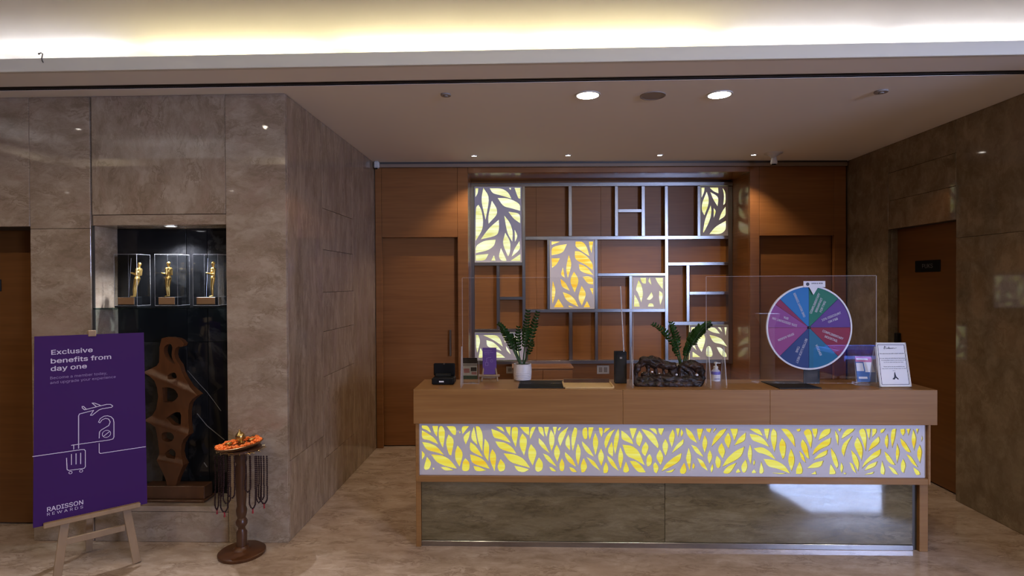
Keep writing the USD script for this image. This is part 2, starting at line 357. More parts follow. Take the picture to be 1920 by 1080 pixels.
# cove tubes (their light washes the tray)
def cove_tube(x0, x1, y, z, warm, where):
    t = thing('cove_tube', where, 'tube light', ((x0 + x1) / 2, y, z))
    obj('tube', cyl((x0, y, z + .022), (x1, y, z + .022), .011, n=10), M['tube_warm' if warm else 'tube_cool'], t)
    obj('batten', bx(x0 - .02, x1 + .02, y - .02, y + .02, z - .02, z + .008, .004), M['white_plastic'], t)
# (x0, x1, y, z, warm)
TZ = ZC + .172
for x0, x1, y, wm, lab in ((-4.4, -3.55, 3.62, 0, 'cool white tube light hidden in the cove, leftmost above the marble niche wall'),
                      (-3.45, -2.55, 3.54, 0, 'cool white tube light hidden in the cove above the easel'),
                      (-2.45, -1.30, 3.60, 1, 'warm tube light hidden in the cove above the garland stand'),
                      (-1.20, -.05, 3.57, 1, 'warm tube light hidden in the cove above the left end of the desk'),
                      (.0, 1.10, 3.56, 1, 'warm tube light hidden in the cove above the middle of the desk'),
                      (1.2, 2.1, 3.57, 0, 'cool tube light hidden in the cove above the prize wheel'),
                      (2.2, 3.3, 3.59, 0, 'cool tube light hidden in the cove near the right wall')):
    cove_tube(x0, x1, y, TZ, wm, lab)
for k in range(6):
    x0 = -4.4 + 1.75 * k
    cove_tube(x0, x0 + 1.2, TY0 - .20, ZC + .072, k in (2, 3), ['rear cove tube light behind the camera, %s from the left' % w for w in ('first', 'second', 'third', 'fourth', 'fifth', 'sixth')][k])

for k, y in enumerate((1.75, 2.55)):
    t = thing('cove_tube', ['side cove tube light beyond the left of the picture, nearer the camera', 'side cove tube light beyond the left of the picture, nearer the niche wall'][k], 'tube light', (TX0 - .2, y, ZC + .072))
    obj('tube', cyl((TX0 - .2, y - .35, ZC + .094), (TX0 - .2, y + .35, ZC + .094), .011, n=10), M['tube_cool'], t)
    obj('batten', bx(TX0 - .22, TX0 - .18, y - .37, y + .37, ZC + .052, ZC + .08, .004), M['white_plastic'], t)

# left marble wall: front face with niche and door opening, and the side face
wl = thing('wall_left', 'beige marble slab wall with a display niche', kind='structure')
TH = .03
def zy(py, px=300): return at_y(px, py, YF)[2]
def xy(px, py=500): return at_y(px, py, YF)[0]
NX0, NX1 = xy(172), xy(424)                     # niche
NZ0, NZ1, NLINT = .237, zy(422), zy(402)
ND = .232
DX1, DZ1 = xy(57), zy(425, 30)                  # left door's opening
G = .0012
def slab_f(x0, x1, z0, z1, m=None, y=YF, g=G, th=TH): obj('slab', bx(x0 + g, x1 - g, y, y + th, z0 + g, z1 - g, .002), m or M['marble'], wl)
slab_f(NX1, XL, 0, ZC)
slab_f(NX0 + .005, NX1, NLINT, ZC, M['marble_lintel'])
slab_f(NX0 + .005, NX1, NZ1, NLINT, y=YF + .006, th=.06)
slab_f(NX0 - .0, NX1, 0, .20); 
obj('niche_sill', bx(NX0, NX1, YF - .002, YF + ND + .02, .20 + G, NZ0, .003), M['marble'], wl)
slab_f(DX1, NX0 - .005, 0, 2.075); slab_f(DX1, NX0 - .005, 2.075, ZC)
slab_f(-4.6, DX1, DZ1, ZC)
slab_f(-6.2, -4.6, 0, ZC); slab_f(-8, -6.2, 0, ZC)
# niche inside
obj('joint_filler', bx(NX0 - .0045, NX0 - .0005, YF + .008, YF + TH + .001, NZ0, NZ1), M['joint'], wl)
obj('joint_filler', bx(NX0 - .0061, NX0 + .0045, YF + TH - .004, YF + TH + .001, NZ1, ZC), M['joint'], wl)
obj('niche_side', bx(NX0 - .025, NX0, YF + TH, YF + ND + .02, NZ0, NZ1), M['marble'], wl)
obj('niche_side', bx(NX1, NX1 + .025, YF + TH, YF + ND + .02, NZ0, NZ1), M['marble'], wl)
obj('niche_top', bx(NX0 - .02, NX1 + .02, YF + .06, YF + ND + .02, NZ1, NZ1 + .02), M['marble'], wl)
nj = [NX0, NX0 + .47, NX0 + .60, NX1]
nb = [NX0] + [at_y(px, 450, YF + ND)[0] for px in (349, 388)] + [NX1]
for a, b in zip(nb[:-1], nb[1:]):
    for z0, z1 in ((NZ0, 1.30), (1.30, NZ1)):
        obj('niche_panel', bx(a + .0015, b - .0015, YF + ND, YF + ND + .02, z0 + .001, z1 - .001, .002), M['black_marble'], wl)
obj('niche_backing', bx(NX0, NX1, YF + ND + .02, YF + ND + .03, NZ0, NZ1), M['joint'], wl)
# white veins of the black marble: thin inlaid streaks that the photograph shows
def vein(pts, w):
    P = [at_y(x, y, YF + ND - .0004) for x, y in pts]
    sh = unary_union([LineString([(P[i][0], P[i][2]), (P[i + 1][0], P[i + 1][2])]).buffer(w) for i in range(len(P) - 1)])
    return facing(extrude(sh, .0006), 0, YF + ND + .0001, 0)
M['vein'] = plain('marble_vein', (.16, .155, .15), .15)
obj('marble_vein', cat([vein([(352, 695), (372, 718), (388, 735), (401, 752), (414, 770)], .0022), vein([(370, 776), (388, 798), (405, 812), (420, 824)], .0030), vein([(383, 868), (388, 875)], .004)]), M['vein'], wl)
# side face: three columns of slabs, the middle one in short courses
ys = [YF, at_x(607, 700, XL)[1], at_x(664, 700, XL)[1], 5.80]
zm = [0] + [at_x(607, p, XL)[2] for p in (862, 707, 622, 548, 468, 391)] + [ZC]
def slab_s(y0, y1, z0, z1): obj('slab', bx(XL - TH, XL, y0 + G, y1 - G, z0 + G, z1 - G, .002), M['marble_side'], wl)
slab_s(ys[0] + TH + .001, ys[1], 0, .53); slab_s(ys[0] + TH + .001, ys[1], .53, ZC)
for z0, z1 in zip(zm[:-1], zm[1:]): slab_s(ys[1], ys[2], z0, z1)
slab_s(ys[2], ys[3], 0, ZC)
obj('backing', cat([bx(NX1 + .026, XL - TH, YF + TH, 5.80, 0, ZC), bx(DX1, NX0 - .026, YF + TH, YF + .30, 0, ZC), bx(NX0 - .02, NX1 + .03, YF + TH + .04, YF + .30, NZ1 + .021, ZC),
                    bx(NX0 - .02, NX1 + .03, YF + TH, YF + .25, 0, .2), bx(-8, -4.6, YF + TH, YF + .3, 0, ZC), bx(-4.6, DX1, YF + TH, YF + .3, DZ1, ZC), bx(NX0 - .02, NX1 + .02, YF + ND + .035, YF + .30, .2, NZ1 + .02)]), M['joint'], wl)
# doors
def handle_bar(x, y, z0, z1, parent, r=.009, out=.045):
    h = obj('door_handle', cat([cyl((x, y - out, z0), (x, y - out, z1), r, n=14), cyl((x, y, z0 + .04), (x, y - out, z0 + .04), r * .8, n=12), cyl((x, y, z1 - .04), (x, y - out, z1 - .04), r * .8, n=12)]), M['steel'], parent, 40)
    return tag(h, 'brushed steel pull handle')
d1 = thing('door_1', 'dark brown wooden door at the left edge, set back in the marble wall', kind='structure')
obj('door_leaf', bx(-4.6, DX1 + .02, YF + .25, YF + .29, .012, DZ1, .002), M['wood_door'], d1)
obj('name_plate', bx(at_y(-14, 535, YF + .25)[0], at_y(3, 535, YF + .25)[0], YF + .242, YF + .25, at_y(0, 546, YF + .25)[2], at_y(0, 524, YF + .25)[2], .002), M['black'], d1)

# right marble wall with its door
wr = thing('wall_right', 'shaded beige marble slab wall with a wooden door', kind='structure')
yr = lambda px, py=600: at_x(px, py, XR)[1]
RY0, RY1 = yr(1665), yr(1792)                   # far and near edges of the door opening
RZ = at_x(1791, 412, XR)[2]
za = at_x(1728, 306, XR)[2]; zb = at_x(1728, 363, XR)[2]
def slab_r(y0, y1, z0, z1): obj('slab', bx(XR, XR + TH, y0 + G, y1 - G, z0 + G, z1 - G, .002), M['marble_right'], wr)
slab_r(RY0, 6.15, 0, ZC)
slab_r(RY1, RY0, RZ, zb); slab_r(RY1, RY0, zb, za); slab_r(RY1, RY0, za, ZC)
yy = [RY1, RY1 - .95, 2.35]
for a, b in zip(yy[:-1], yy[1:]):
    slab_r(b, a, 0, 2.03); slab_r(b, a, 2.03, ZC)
obj('door_jamb', bx(XR + TH, XR + .16, RY0 + .0, RY0 + .02, 0, RZ), M['marble_right'], wr)
obj('backing', cat([bx(XR + TH, XR + .25, RY0 + .02, 6.15, 0, ZC), bx(XR + TH, XR + .25, 2.35, RY1, 0, ZC), bx(XR + TH, XR + .25, RY1, RY0 + .02, RZ, ZC), bx(XR + .135, XR + .25, RY1, RY0 + .02, 0, RZ)]), M['joint'], wr)
obj('wall_end', bx(XR, XR + .25, 2.32, 2.35, 0, ZC), M['marble_right'], wr)
d2 = thing('door_2', 'brown wooden door with a black name plate in the right marble wall', kind='structure')
DXF = XR + .085
obj('door_leaf', bx(DXF, DXF + .045, RY1, RY0, .012, RZ, .002), M['wood_door'], d2)
a = at_x(1717, 499, DXF); b = at_x(1764, 498, DXF)
zs0, zs1 = at_x(1740, 510, DXF)[2], at_x(1740, 488, DXF)[2]
obj('name_plate', bx(DXF - .006, DXF, b[1], a[1], zs0, zs1, .002), M['black_matt'], d2)
tx = lettering('PUKS', abs(a[1] - b[1]) * .42, (zs1 - zs0) * .36, .001)
M['dim_letter'] = plain('plate_letters', (.11, .11, .11), .5)
obj('lettering', place(tx, (DXF - .0061, a[1] - abs(a[1] - b[1]) * .30, zs0 + (zs1 - zs0) * .34), (0, -1, 0), (0, 0, 1)), M['dim_letter'], d2)
h0 = at_x(1687, 650, DXF); h1 = at_x(1687, 624, DXF)
obj('door_handle', bx(DXF - .04, DXF, h0[1] - .02, h0[1] + .02, h0[2], h1[2], .006), M['black'], d2)

# wooden back wall: two door openings and the deep display recess
wb = thing('wall_back', 'orange-brown wood veneer back wall with a display recess', kind='structure')
u0, _ = at_b(717, 600); u1, zt = at_b(858, 444); _, ztl = at_b(717, 446)
ZD = (zt + ztl) / 2
v0, zr = at_b(1424, 442); v1, _ = at_b(1564, 442); ZD2 = zr
r0, rz = at_b(877, 323); r1, rz2 = at_b(1406, 323); RZT = (rz + rz2) / 2
RD = .52                                        # recess depth
th = .04
pan = lambda x0, x1, z0, z1, m=M['wood']: obj('wood_panel', bwx(x0 + .001, x1 - .001, -th, 0, z0 + .001, z1 - .001, .0015), m, wb)
pan(0, u0, 0, ZC - .055); pan(u0, u1, ZD, ZC - .055); pan(u1, r0, 0, ZC - .055)
pan(r0, r1, RZT, ZC - .055)
pan(r1, v0, 0, ZC - .055); pan(v0, v1, ZD2, ZC - .055); pan(v1, WID, 0, ZC - .055)
obj('recess_side', bwx(r0 - .02, r0, -RD, -th, 0, RZT), M['wood_gloss'], wb)
obj('recess_side', bwx(r1, r1 + .02, -RD, -th, 0, RZT), M['wood_gloss'], wb)
obj('recess_top', bwx(r0 - .02, r1 + .02, -RD, -th, RZT, RZT + .02), M['wood_gloss'], wb)
rj = [r0, r0 + (r1 - r0) * .25, r0 + (r1 - r0) * .5, r0 + (r1 - r0) * .75, r1]
for a_, b_ in zip(rj[:-1], rj[1:]): obj('recess_panel', bwx(a_ + .0006, b_ - .0006, -RD - .02, -RD, 0, RZT + .02, .001), M['wood_back'], wb)
obj('backing', cat([bwx(-.2, r0 - .02, -.30, -.26, 0, ZC), bwx(r1 + .02, WID + .3, -.30, -.26, 0, ZC), bwx(r0 - .1, r1 + .1, -RD - .06, -RD - .02, 0, ZC), bwx(r0 - .02, r1 + .02, -.30, -.26, RZT + .03, ZC)]), M['joint'], wb)
d3 = thing('door_3', 'wooden sliding door with a steel pull, left of the display recess', kind='structure')
obj('door_leaf', bwx(u0 - .02, u1 + .02, -.115, -.075, .01, ZD + .02, .002), M['wood'], d3)
hx, hz0 = at_b(845, 667, -.07); _, hz1 = at_b(845, 618, -.07)
hb = cat([bx(hx - .011, hx + .011, -.05, -.036, hz0, hz1, .004), bx(hx - .008, hx + .008, -.075, -.045, hz0 + .03, hz0 + .05), bx(hx - .008, hx + .008, -.075, -.045, hz1 - .05, hz1 - .03)])
tag(obj('door_handle', BW(hb), M['steel'], d3), 'brushed steel pull handle')
d4 = thing('door_4', 'flush wooden door behind the prize wheel, right of the display recess', kind='structure')
obj('door_leaf', bwx(v0 - .02, v1 + .02, -.115, -.075, .01, ZD2 + .02, .002), M['wood'], d4)

# the rest of the lobby, behind and beside the camera (it lights and is mirrored in the polished stone)
wf = thing('wall_front', 'plain lobby wall behind the camera with glazed openings', kind='structure')
obj('wall_panel', bx(-8, -.4, -7.0, -6.85, 0, ZC), M['dark_wall'], wf)
obj('wall_panel', bx(2.8, 4.7, -4.2, -4.05, 0, ZC), M['dark_wall'], wf)
obj('wall_panel', bx(7.05, 9.5, -4.2, -4.05, 0, ZC), M['dark_wall'], wf)
obj('wall_panel', bx(4.7, 7.05, -4.2, -4.05, 0, 1.86), M['dark_wall'], wf)
obj('wall_panel', bx(2.8, 2.95, -7.0, -4.2, 0, ZC), M['dark_wall'], wf)
obj('wall_panel', bx(-.4, 2.8, -7.0, -6.85, 0, ZC), M['dark_wall'], wf)
obj('wall_panel', bx(-8, -7.85, -7, 3.65, 0, ZC), M['dark_wall'], wf)
obj('wall_panel', bx(9.35, 9.5, -4.2, 2.35, 0, ZC), M['dark_wall'], wf)
obj('wall_panel', bx(XR + .25, 9.5, 2.33, 2.48, 0, ZC), M['dark_wall'], wf)
for nm, x0, x1, z0, z1, yv, nv in (('window_1', 4.7, 7.05, 1.86, 3.0, -4.12, 1),):
    w = thing(nm, 'high glazed lobby window behind the camera', kind='structure')
    z1 = min(z1, ZC - .002)
    obj('window_frame', cat([bx(x0, x0 + .05, yv - .03, yv + .03, z0, z1), bx(x1 - .05, x1, yv - .03, yv + .03, z0, z1), bx(x0 + .05, x1 - .05, yv - .03, yv + .03, z0, z0 + .05), bx(x0 + .05, x1 - .05, yv - .03, yv + .03, z1 - .05, z1)]
        + [bx(x0 + (x1 - x0) * k / nv - .02, x0 + (x1 - x0) * k / nv + .02, yv - .03, yv + .03, z0 + .05, z1 - .05) for k in range(1, nv)]), M['black'], w)
    fold = [(4.705 + 1.25 * q, -4.0 + .025 * math.sin(q * 40)) for q in np.linspace(0, 1, 60)]
    dv = np.array([[fx, fy + dy, z] for fx, fy in fold for dy in (0, .012) for z in (2.36 + .52 * min(1, (fx - 4.705) / .9), 2.93)])
    df = []
    for q in range(59):
        for a_, b_, c_, d_ in ((0, 4, 5, 1), (6, 2, 3, 7), (1, 5, 7, 3), (4, 0, 2, 6)): df += [[4 * q + a_, 4 * q + b_, 4 * q + c_], [4 * q + a_, 4 * q + c_, 4 * q + d_]]
    df += [[0, 1, 3], [0, 3, 2], [236, 239, 237], [236, 238, 239]]
    obj('drape', trimesh.Trimesh(dv, np.array(df), process=False), M['dark_wall'], w, 60)
    obj('window_pane', bx(x0 + .05, x1 - .05, yv - .004, yv + .004, z0 + .05, z1 - .05), M['pane'], w)

# ================================================================== ceiling fittings
def disc(c, r, z0, z1, n=36): return lathe([(r * .96, z0), (r, z0 + (z1 - z0) * .3), (r, z1)], (c[0], c[1], 0), n)
def ring(c, r0, r1, z0, z1, n=40):
    m = tm(Manifold.cylinder(z1 - z0, r1, r1, n) - Manifold.cylinder((z1 - z0) * 3, r0, r0, n).translate((0, 0, -(z1 - z0)))); m.apply_translation((c[0], c[1], z0)); return m
for (px, lab) in (((1102, 178), 'large round lit downlight in the ceiling above the desk, left of the round speaker'), ((1349, 177), 'large round lit downlight in the ceiling above the desk, right of the round speaker')):
    c = at_z(*px, ZC); t = thing('downlight', lab, 'ceiling light', c, 'large downlights over the desk')
    obj('diffuser', disc(c, .073, ZC - .003, ZC + .0005), M['lamp'], t)
    obj('rim', ring(c, .073, .084, ZC - .006, ZC + .0005), M['white_plastic'], t, 40)
c = at_z(1224, 179, ZC); t = thing('ceiling_speaker', 'round grey-brown speaker grille in the ceiling between the two large downlights', 'speaker', c)
obj('grille', disc(c, .074, ZC - .004, ZC + .0005), M['grey_plastic'], t); obj('rim', ring(c, .074, .084, ZC - .006, ZC + .0005), M['grey_plastic'], t, 40)
for px, r, lab in (((836, 177), .034, 'small flat ceiling sensor above the left end of the desk'), ((1652, 171), .042, 'small flat ceiling sensor above the right end of the desk')):
    c = at_z(*px, ZC); t = thing('ceiling_sensor', lab, 'sensor', c)
    obj('cover', disc(c, r, ZC - .010, ZC + .0005), M['grey_plastic'], t, 40); obj('tip', disc(c, r * .4, ZC - .016, ZC - .0095), M['grey_plastic'], t, 40)
def spot_down(parent, c, strength, angle, colour=(1, .80, .56)):
    l = UsdLux.SphereLight.Define(stage, str(parent.GetPath()) + '/lamp')
    l.CreateRadiusAttr(.012); l.CreateIntensityAttr(strength); l.CreateColorAttr(Gf.Vec3f(*colour))
    s = UsdLux.ShapingAPI.Apply(l.GetPrim()); s.CreateShapingConeAngleAttr(angle); s.CreateShapingConeSoftnessAttr(.6)
    l.AddTranslateOp().Set(Gf.Vec3d(0, 0, -.012))
def spot(c, lab, strength=0, angle=34, grp=None, z=ZC, r=.024, lamp='small_lamp', name='spotlight', colour=(1, .80, .56)):
    c = np.array([c[0], c[1], z]); t = thing(name, lab, 'spotlight', c, grp)
    obj('lens', disc(c, r, z - .002, z + .0005, 20), M[lamp], t)
    obj('bezel', ring(c, r, r + .010, z - .005, z + .0005, 24), M['white_plastic'], t, 40)
    if strength: spot_down(t, c, strength, angle, colour)
for px, lab in (((889, 292), 'tiny lit ceiling spot over the recess, leftmost of four'), ((1065, 291), 'tiny lit ceiling spot over the recess, second from the left of four'),
                ((1237, 290.5), 'tiny lit ceiling spot over the recess, third from the left of four'), ((1413, 290), 'tiny lit ceiling spot over the recess, rightmost of four')):
    spot(at_z(*px, ZC), lab, SPOT * 620, 52)
# lamps of the lobby outside the picture, mirrored in the polished slabs
for k, (x, y, z) in enumerate([(-4.4, 1.9, ZU), (-2.55, 1.9, ZU), (-.7, 1.9, ZU), (1.2, 1.9, ZU), (3.6, 1.9, ZU), (-6.2, -.1, ZC), (-3.95, -.1, ZC), (-1.7, -.1, ZC), (.6, -.1, ZC), (3.0, -.1, ZC), (5.7, -1.4, ZC)]):
    spot((x, y), 'small lobby ceiling spot above the camera side, number %s along' % ['one', 'two', 'three', 'four', 'five', 'six', 'seven', 'eight', 'nine', 'ten', 'eleven'][k], SPOT * 560, 78, 'lobby ceiling spots', z, colour=(1, .83, .57))
# dome camera
c = at_z(1450, 287.5, ZC); t = thing('dome_camera', 'white ceiling camera on a tapered stem near the right spotlight', 'security camera', c)
obj('base', lathe([(.016, -.055), (.030, -.032), (.062, -.012), (.085, -.004), (.085, .0005)], c), M['white_plastic'], t, 50)
obj('stem', lathe([(.030, -.105), (.033, -.09), (.026, -.06), (.022, -.03)], c + np.array([.006, 0, 0])), M['white_plastic'], t, 50)
obj('lens', disc(c + np.array([.006, 0, 0]), .022, ZC - .112, ZC - .104), M['black'], t)
q = BWO + bu * .035 + bn * .05 + np.array([0, 0, ZC - .045]); t = thing('corner_sensor', 'small white sensor in the top corner where side wall meets back wall', 'sensor', q)
obj('body', bx(q[0] - .03, q[0] + .025, q[1] - .03, q[1] + .02, q[2] - .025, q[2] + .045, .012), M['white_plastic'], t); obj('eye', lathe([(.004, -.012), (.012, -.006), (.014, .0)], (q[0] - .002, q[1] - .02, q[2] - .025), 16), M['black'], t)
hp = [at_y(px, py, TY1 - .004) for px, py in ((73, 101), (77, 99), (80, 101), (79, 106), (78, 110), (79, 114), (81, 117))]
t = thing('wire_hook', 'small dark bent wire end sticking up over the cove edge at upper left', 'wire', hp[-1]); obj('wire', tube(hp, .0028, 6), M['slot'], t, True)
obj('tip', tm(Manifold.sphere(.005, 10).translate(tuple(hp[0]))), M['slot'], t, True)

# ================================================================== reception desk
ZT = 1.03
dk = thing('reception_desk', 'long wooden reception desk with a glowing leaf lattice front and polished stone base', 'reception desk', (.85, 3.63, 0))
YA, YL, YB = 3.55, 3.585, 3.63
ax0, ax1 = at_y(775, 760, YA)[0], at_y(1758, 760, YA)[0]
az = (at_y(800, 795, YA)[2] + at_y(1700, 797, YA)[2]) / 2
YE = 3.93
obj('top', bx(ax0, ax1, YA + .02, YE, ZT - .03, ZT, .002), M['wood_desk'], dk)
fj = [ax0, at_y(1168, 760, YA)[0], at_y(1444, 760, YA)[0], ax1]
for a_, b_ in zip(fj[:-1], fj[1:]): obj('apron_panel', bx(a_ + .0005, b_ - .0005, YA, YA + .02, az, ZT, .0015), M['wood_desk'], dk)
obj('apron_side', bx(ax0, ax0 + .02, YA + .02, YE, az, ZT - .03, .0015), M['wood_desk'], dk); obj('apron_side', bx(ax1 - .02, ax1, YA + .02, YE, az, ZT - .03, .0015), M['wood_desk'], dk)
# body frame around the lattice
lx0, lx1 = at_y(786.5, 840, YL)[0], at_y(1736, 850, YL)[0]
lz1 = az + .006; lz0 = (at_y(800, 889.5, YL)[2] + at_y(1700, 896.5, YL)[2]) / 2
bx0, bx1 = at_y(779, 840, YA + .012)[0], at_y(1746, 850, YA + .012)[0]
rz0 = (at_y(800, 901, YL)[2] + at_y(1700, 908, YL)[2]) / 2
obj('side_post', bx(bx0, lx0 - .001, YL - .02, YE, rz0, az - .001, .002), M['wood_desk'], dk); obj('side_post', bx(lx1 + .001, bx1, YL - .02, YE, rz0, az - .001, .002), M['wood_desk'], dk)
obj('rail', bx(lx0 - .001, lx1 + .001, YL - .02, YE, rz0, lz0 - .001, .002), M['wood_desk'], dk)
kx0, kx1 = at_y(781, 960, YB)[0], at_y(1737, 970, YB)[0]
mx0, mx1 = at_y(790, 960, YB)[0], at_y(1721, 970, YB)[0]
obj('base_side', bx(kx0, mx0, YB - .015, YE - .02, 0, rz0 - .001, .002), M['wood_desk'], dk); obj('base_side', bx(mx1, kx1, YB - .015, YE - .02, 0, rz0 - .001, .002), M['wood_desk'], dk)
pz = (at_y(800, 1011, YB)[2] + at_y(1700, 1024, YB)[2]) / 2
mj = [mx0, at_y(1247, 960, YB)[0], mx1 - .03]
for a_, b_ in zip(mj[:-1], mj[1:]): obj('stone_slab', bx(a_ + .001, b_ - .001, YB + .004, YB + .03, pz, rz0 - .002, .0015), M['base_marble'], dk)
obj('shadow_strip', bx(mx1 - .029, mx1, YB + .012, YB + .03, 0, rz0 - .002), M['slot'], dk)
tag(obj('plinth', bx(mx0, mx1 - .03, YB - .002, YB + .03, 0, pz - .001, .002), M['plinth'], dk), 'brushed steel plinth strip')
obj('core', bx(mx0, mx1, YB + .031, YE - .03, 0, rz0 - .003), M['joint'], dk)
obj('worktop', bx(ax0 + .02, ax1 - .02, YE, YE + .62, .72, .75, .003), M['wood_desk'], dk)
obj('back_panel', bx(kx0, kx1, YE - .02, YE, 0, ZT - .031), M['wood_desk'], dk)
for xx in (ax0 + .03, ax1 - .06): obj('worktop_leg', bx(xx, xx + .03, YE + .02, YE + .58, 0, .72, .002), M['wood_desk'], dk)

# leaf outlines of the laser-cut sheets, traced as (x0, y0, scale, leaves)
D1 = (780, 785, 8.0, '''90,108 178,108 222,210 150,165 90,145;90,180 190,235 280,300 328,382 190,318 90,305;95,355 200,370 310,420 415,545 330,510 155,470;232,540 390,555 500,610 608,748 450,715 310,655;90,490 135,540 92,605;165,580 228,660 195,755 140,770 118,740;375,730 455,728 550,772 430,778;248,115 325,115 310,265 270,200;355,118 395,115 428,180 425,290 400,428 350,330 338,210;465,118 585,118 600,180 590,245 555,240;490,245 555,300 560,370 525,550 495,540 455,400 460,320;625,410 708,520 650,715 590,610 590,500;740,600 800,660 795,775 730,790 690,770 705,650;695,118 785,118 700,225 688,180;805,190 790,280 745,378 712,290 740,240;868,135 895,260 915,390 835,310 835,230;900,120 950,120 1000,240 990,480 930,330;820,360 900,420 998,575 820,490 808,420;815,540 960,585 1040,650 1100,752 835,672;865,715 940,725 1040,775 960,790 890,780;1035,310 1098,390 1080,632 1020,540 1022,420;1145,465 1205,550 1175,778 1115,640 1112,540;1270,612 1335,690 1325,780 1250,795 1222,720;1134,160 1240,195 1340,260 1415,360 1260,305 1165,285;1210,125 1285,125 1322,195 1270,170;1348,128 1415,128 1408,250 1370,200;1450,130 1520,130 1528,200 1495,418 1440,290 1438,190;1195,345 1330,360 1440,430 1500,525 1290,465 1235,420;1320,525 1480,540 1610,600 1705,735 1540,690 1410,650;1480,710 1580,730 1690,765 1620,805 1520,785;1565,130 1690,130 1690,245 1640,215;1735,130 1790,130 1715,295 1708,240;1595,230 1660,300 1655,400 1620,545 1560,420 1560,300;1725,390 1815,500 1750,695 1690,590 1690,470;1845,590 1900,660 1895,770 1830,800 1790,770 1800,670;1838,130 1900,130 1915,265 1850,200;250,740 270,745 260,765;655,195 665,205 655,215''')
D2 = (1010, 785, 8.0, '''88,130 150,130 118,262 95,200;185,175 232,260 232,370 192,475 160,350 165,240;218,130 268,130 243,245;290,170 310,135 332,135 305,180;435,135 400,225 325,405 290,310 320,220;5,300 80,370 155,510 60,440 5,370;75,530 150,560 262,715 170,660 110,600;165,730 205,738 258,792 195,785;270,400 325,500 280,640 235,540 238,470;348,605 385,680 375,785 325,785 312,690;445,250 465,320 465,470 405,400 410,320;400,510 500,600 555,718 450,650 400,560;465,730 520,745 568,800 510,800 480,770;540,135 575,150 570,240 515,470 495,370 500,240;590,385 635,490 595,690 562,590 562,480;675,600 730,720 690,800 650,805 633,730 640,680;690,135 725,140 728,300 690,310 660,240 662,170;755,135 820,135 770,305 748,220;850,225 900,350 855,535 818,400 820,310;655,350 750,440 820,565 730,515 665,410;730,585 830,640 910,770 810,700;935,460 985,570 940,700 898,600 898,540;1008,660 1045,740 1030,815 980,815 972,740;908,140 950,140 962,200 945,270 915,200;1000,145 1070,145 985,215 990,180;1140,165 1085,250 1010,440 985,370 1010,280 1060,210;1195,160 1210,260 1150,520 1125,420 1145,260;1095,360 1118,440 1110,565 1050,520 1045,450;1035,565 1110,620 1192,775 1110,720 1045,620;1225,440 1275,560 1230,745 1198,630 1200,540;1310,655 1362,780 1320,810 1275,800 1275,750;1245,185 1320,235 1400,330 1415,380 1260,315 1245,270;1370,148 1470,148 1415,305 1390,230;1512,190 1565,280 1515,415 1470,370 1465,280;1550,160 1660,190 1750,270 1800,400 1790,440 1680,330;1670,150 1755,150 1775,235;1800,150 1880,150 1840,245 1805,200;1265,395 1400,410 1500,490 1585,695 1450,610 1320,560;1375,640 1450,640 1540,710 1600,805 1500,805 1430,730;1605,355 1655,430 1600,560 1550,510 1555,430;1665,535 1700,600 1690,690 1640,718 1618,670 1630,570;1820,470 1875,580 1832,690 1775,600 1770,550;1750,660 1805,740 1770,815 1735,800 1720,690''')
D3 = (1240, 785, 7.68, '''60,300 105,390 65,530 25,440 20,370;165,160 200,250 155,405 105,275;215,145 265,145 240,250;290,160 318,210 290,255 280,220;320,300 318,370 160,490 220,380;290,500 270,620 10,755 60,660 180,560;70,770 190,730 150,775;358,140 440,200 510,345 420,290 370,220;518,150 600,150 550,312 525,220;628,245 670,340 628,485 595,390 600,320;652,148 718,148 700,198 660,180;765,148 788,148 755,190;940,150 880,240 730,395 760,280 850,170;965,205 1010,300 970,425 920,340 912,290;1000,150 1100,150 1100,190 1055,310;1215,205 1210,320 1060,380 1120,280;440,385 510,410 600,545 500,490;395,430 432,540 410,735 358,580 370,520;330,640 365,740 340,795 280,790 270,740;465,645 485,690 460,725 445,690;525,575 600,610 665,745 580,690;700,460 738,550 695,645 668,570 675,510;740,660 750,720 725,772 708,720;800,540 860,600 845,705 805,710 778,620;870,355 925,470 885,570 820,470 830,410;1195,410 1150,560 885,690 950,570 1080,460;1080,640 990,790 910,790 895,765 960,690;1110,725 1138,770 1085,780 1080,760;1215,595 1245,690 1210,780 1170,770 1152,680;1280,380 1310,480 1290,650 1240,520;1340,600 1350,640 1335,668 1325,640;1340,735 1365,780 1310,785 1310,760;1440,630 1480,760 1450,795 1410,780;1285,150 1410,150 1460,245 1360,200;1278,225 1400,240 1490,310 1550,400 1430,350 1310,310;1340,430 1450,410 1570,480 1640,580 1500,510 1390,485;1480,585 1640,600 1780,680 1850,785 1690,720 1540,690;1485,150 1560,150 1530,300 1495,220;1612,150 1665,195 1660,340 1630,470 1580,310 1585,200;1735,150 1820,150 1912,260 1926,400 1860,310;1740,285 1800,370 1780,550 1750,580 1705,450 1705,350;1870,440 1920,560 1915,650 1875,750 1830,620 1840,520;1620,785 1780,790 1740,800''')
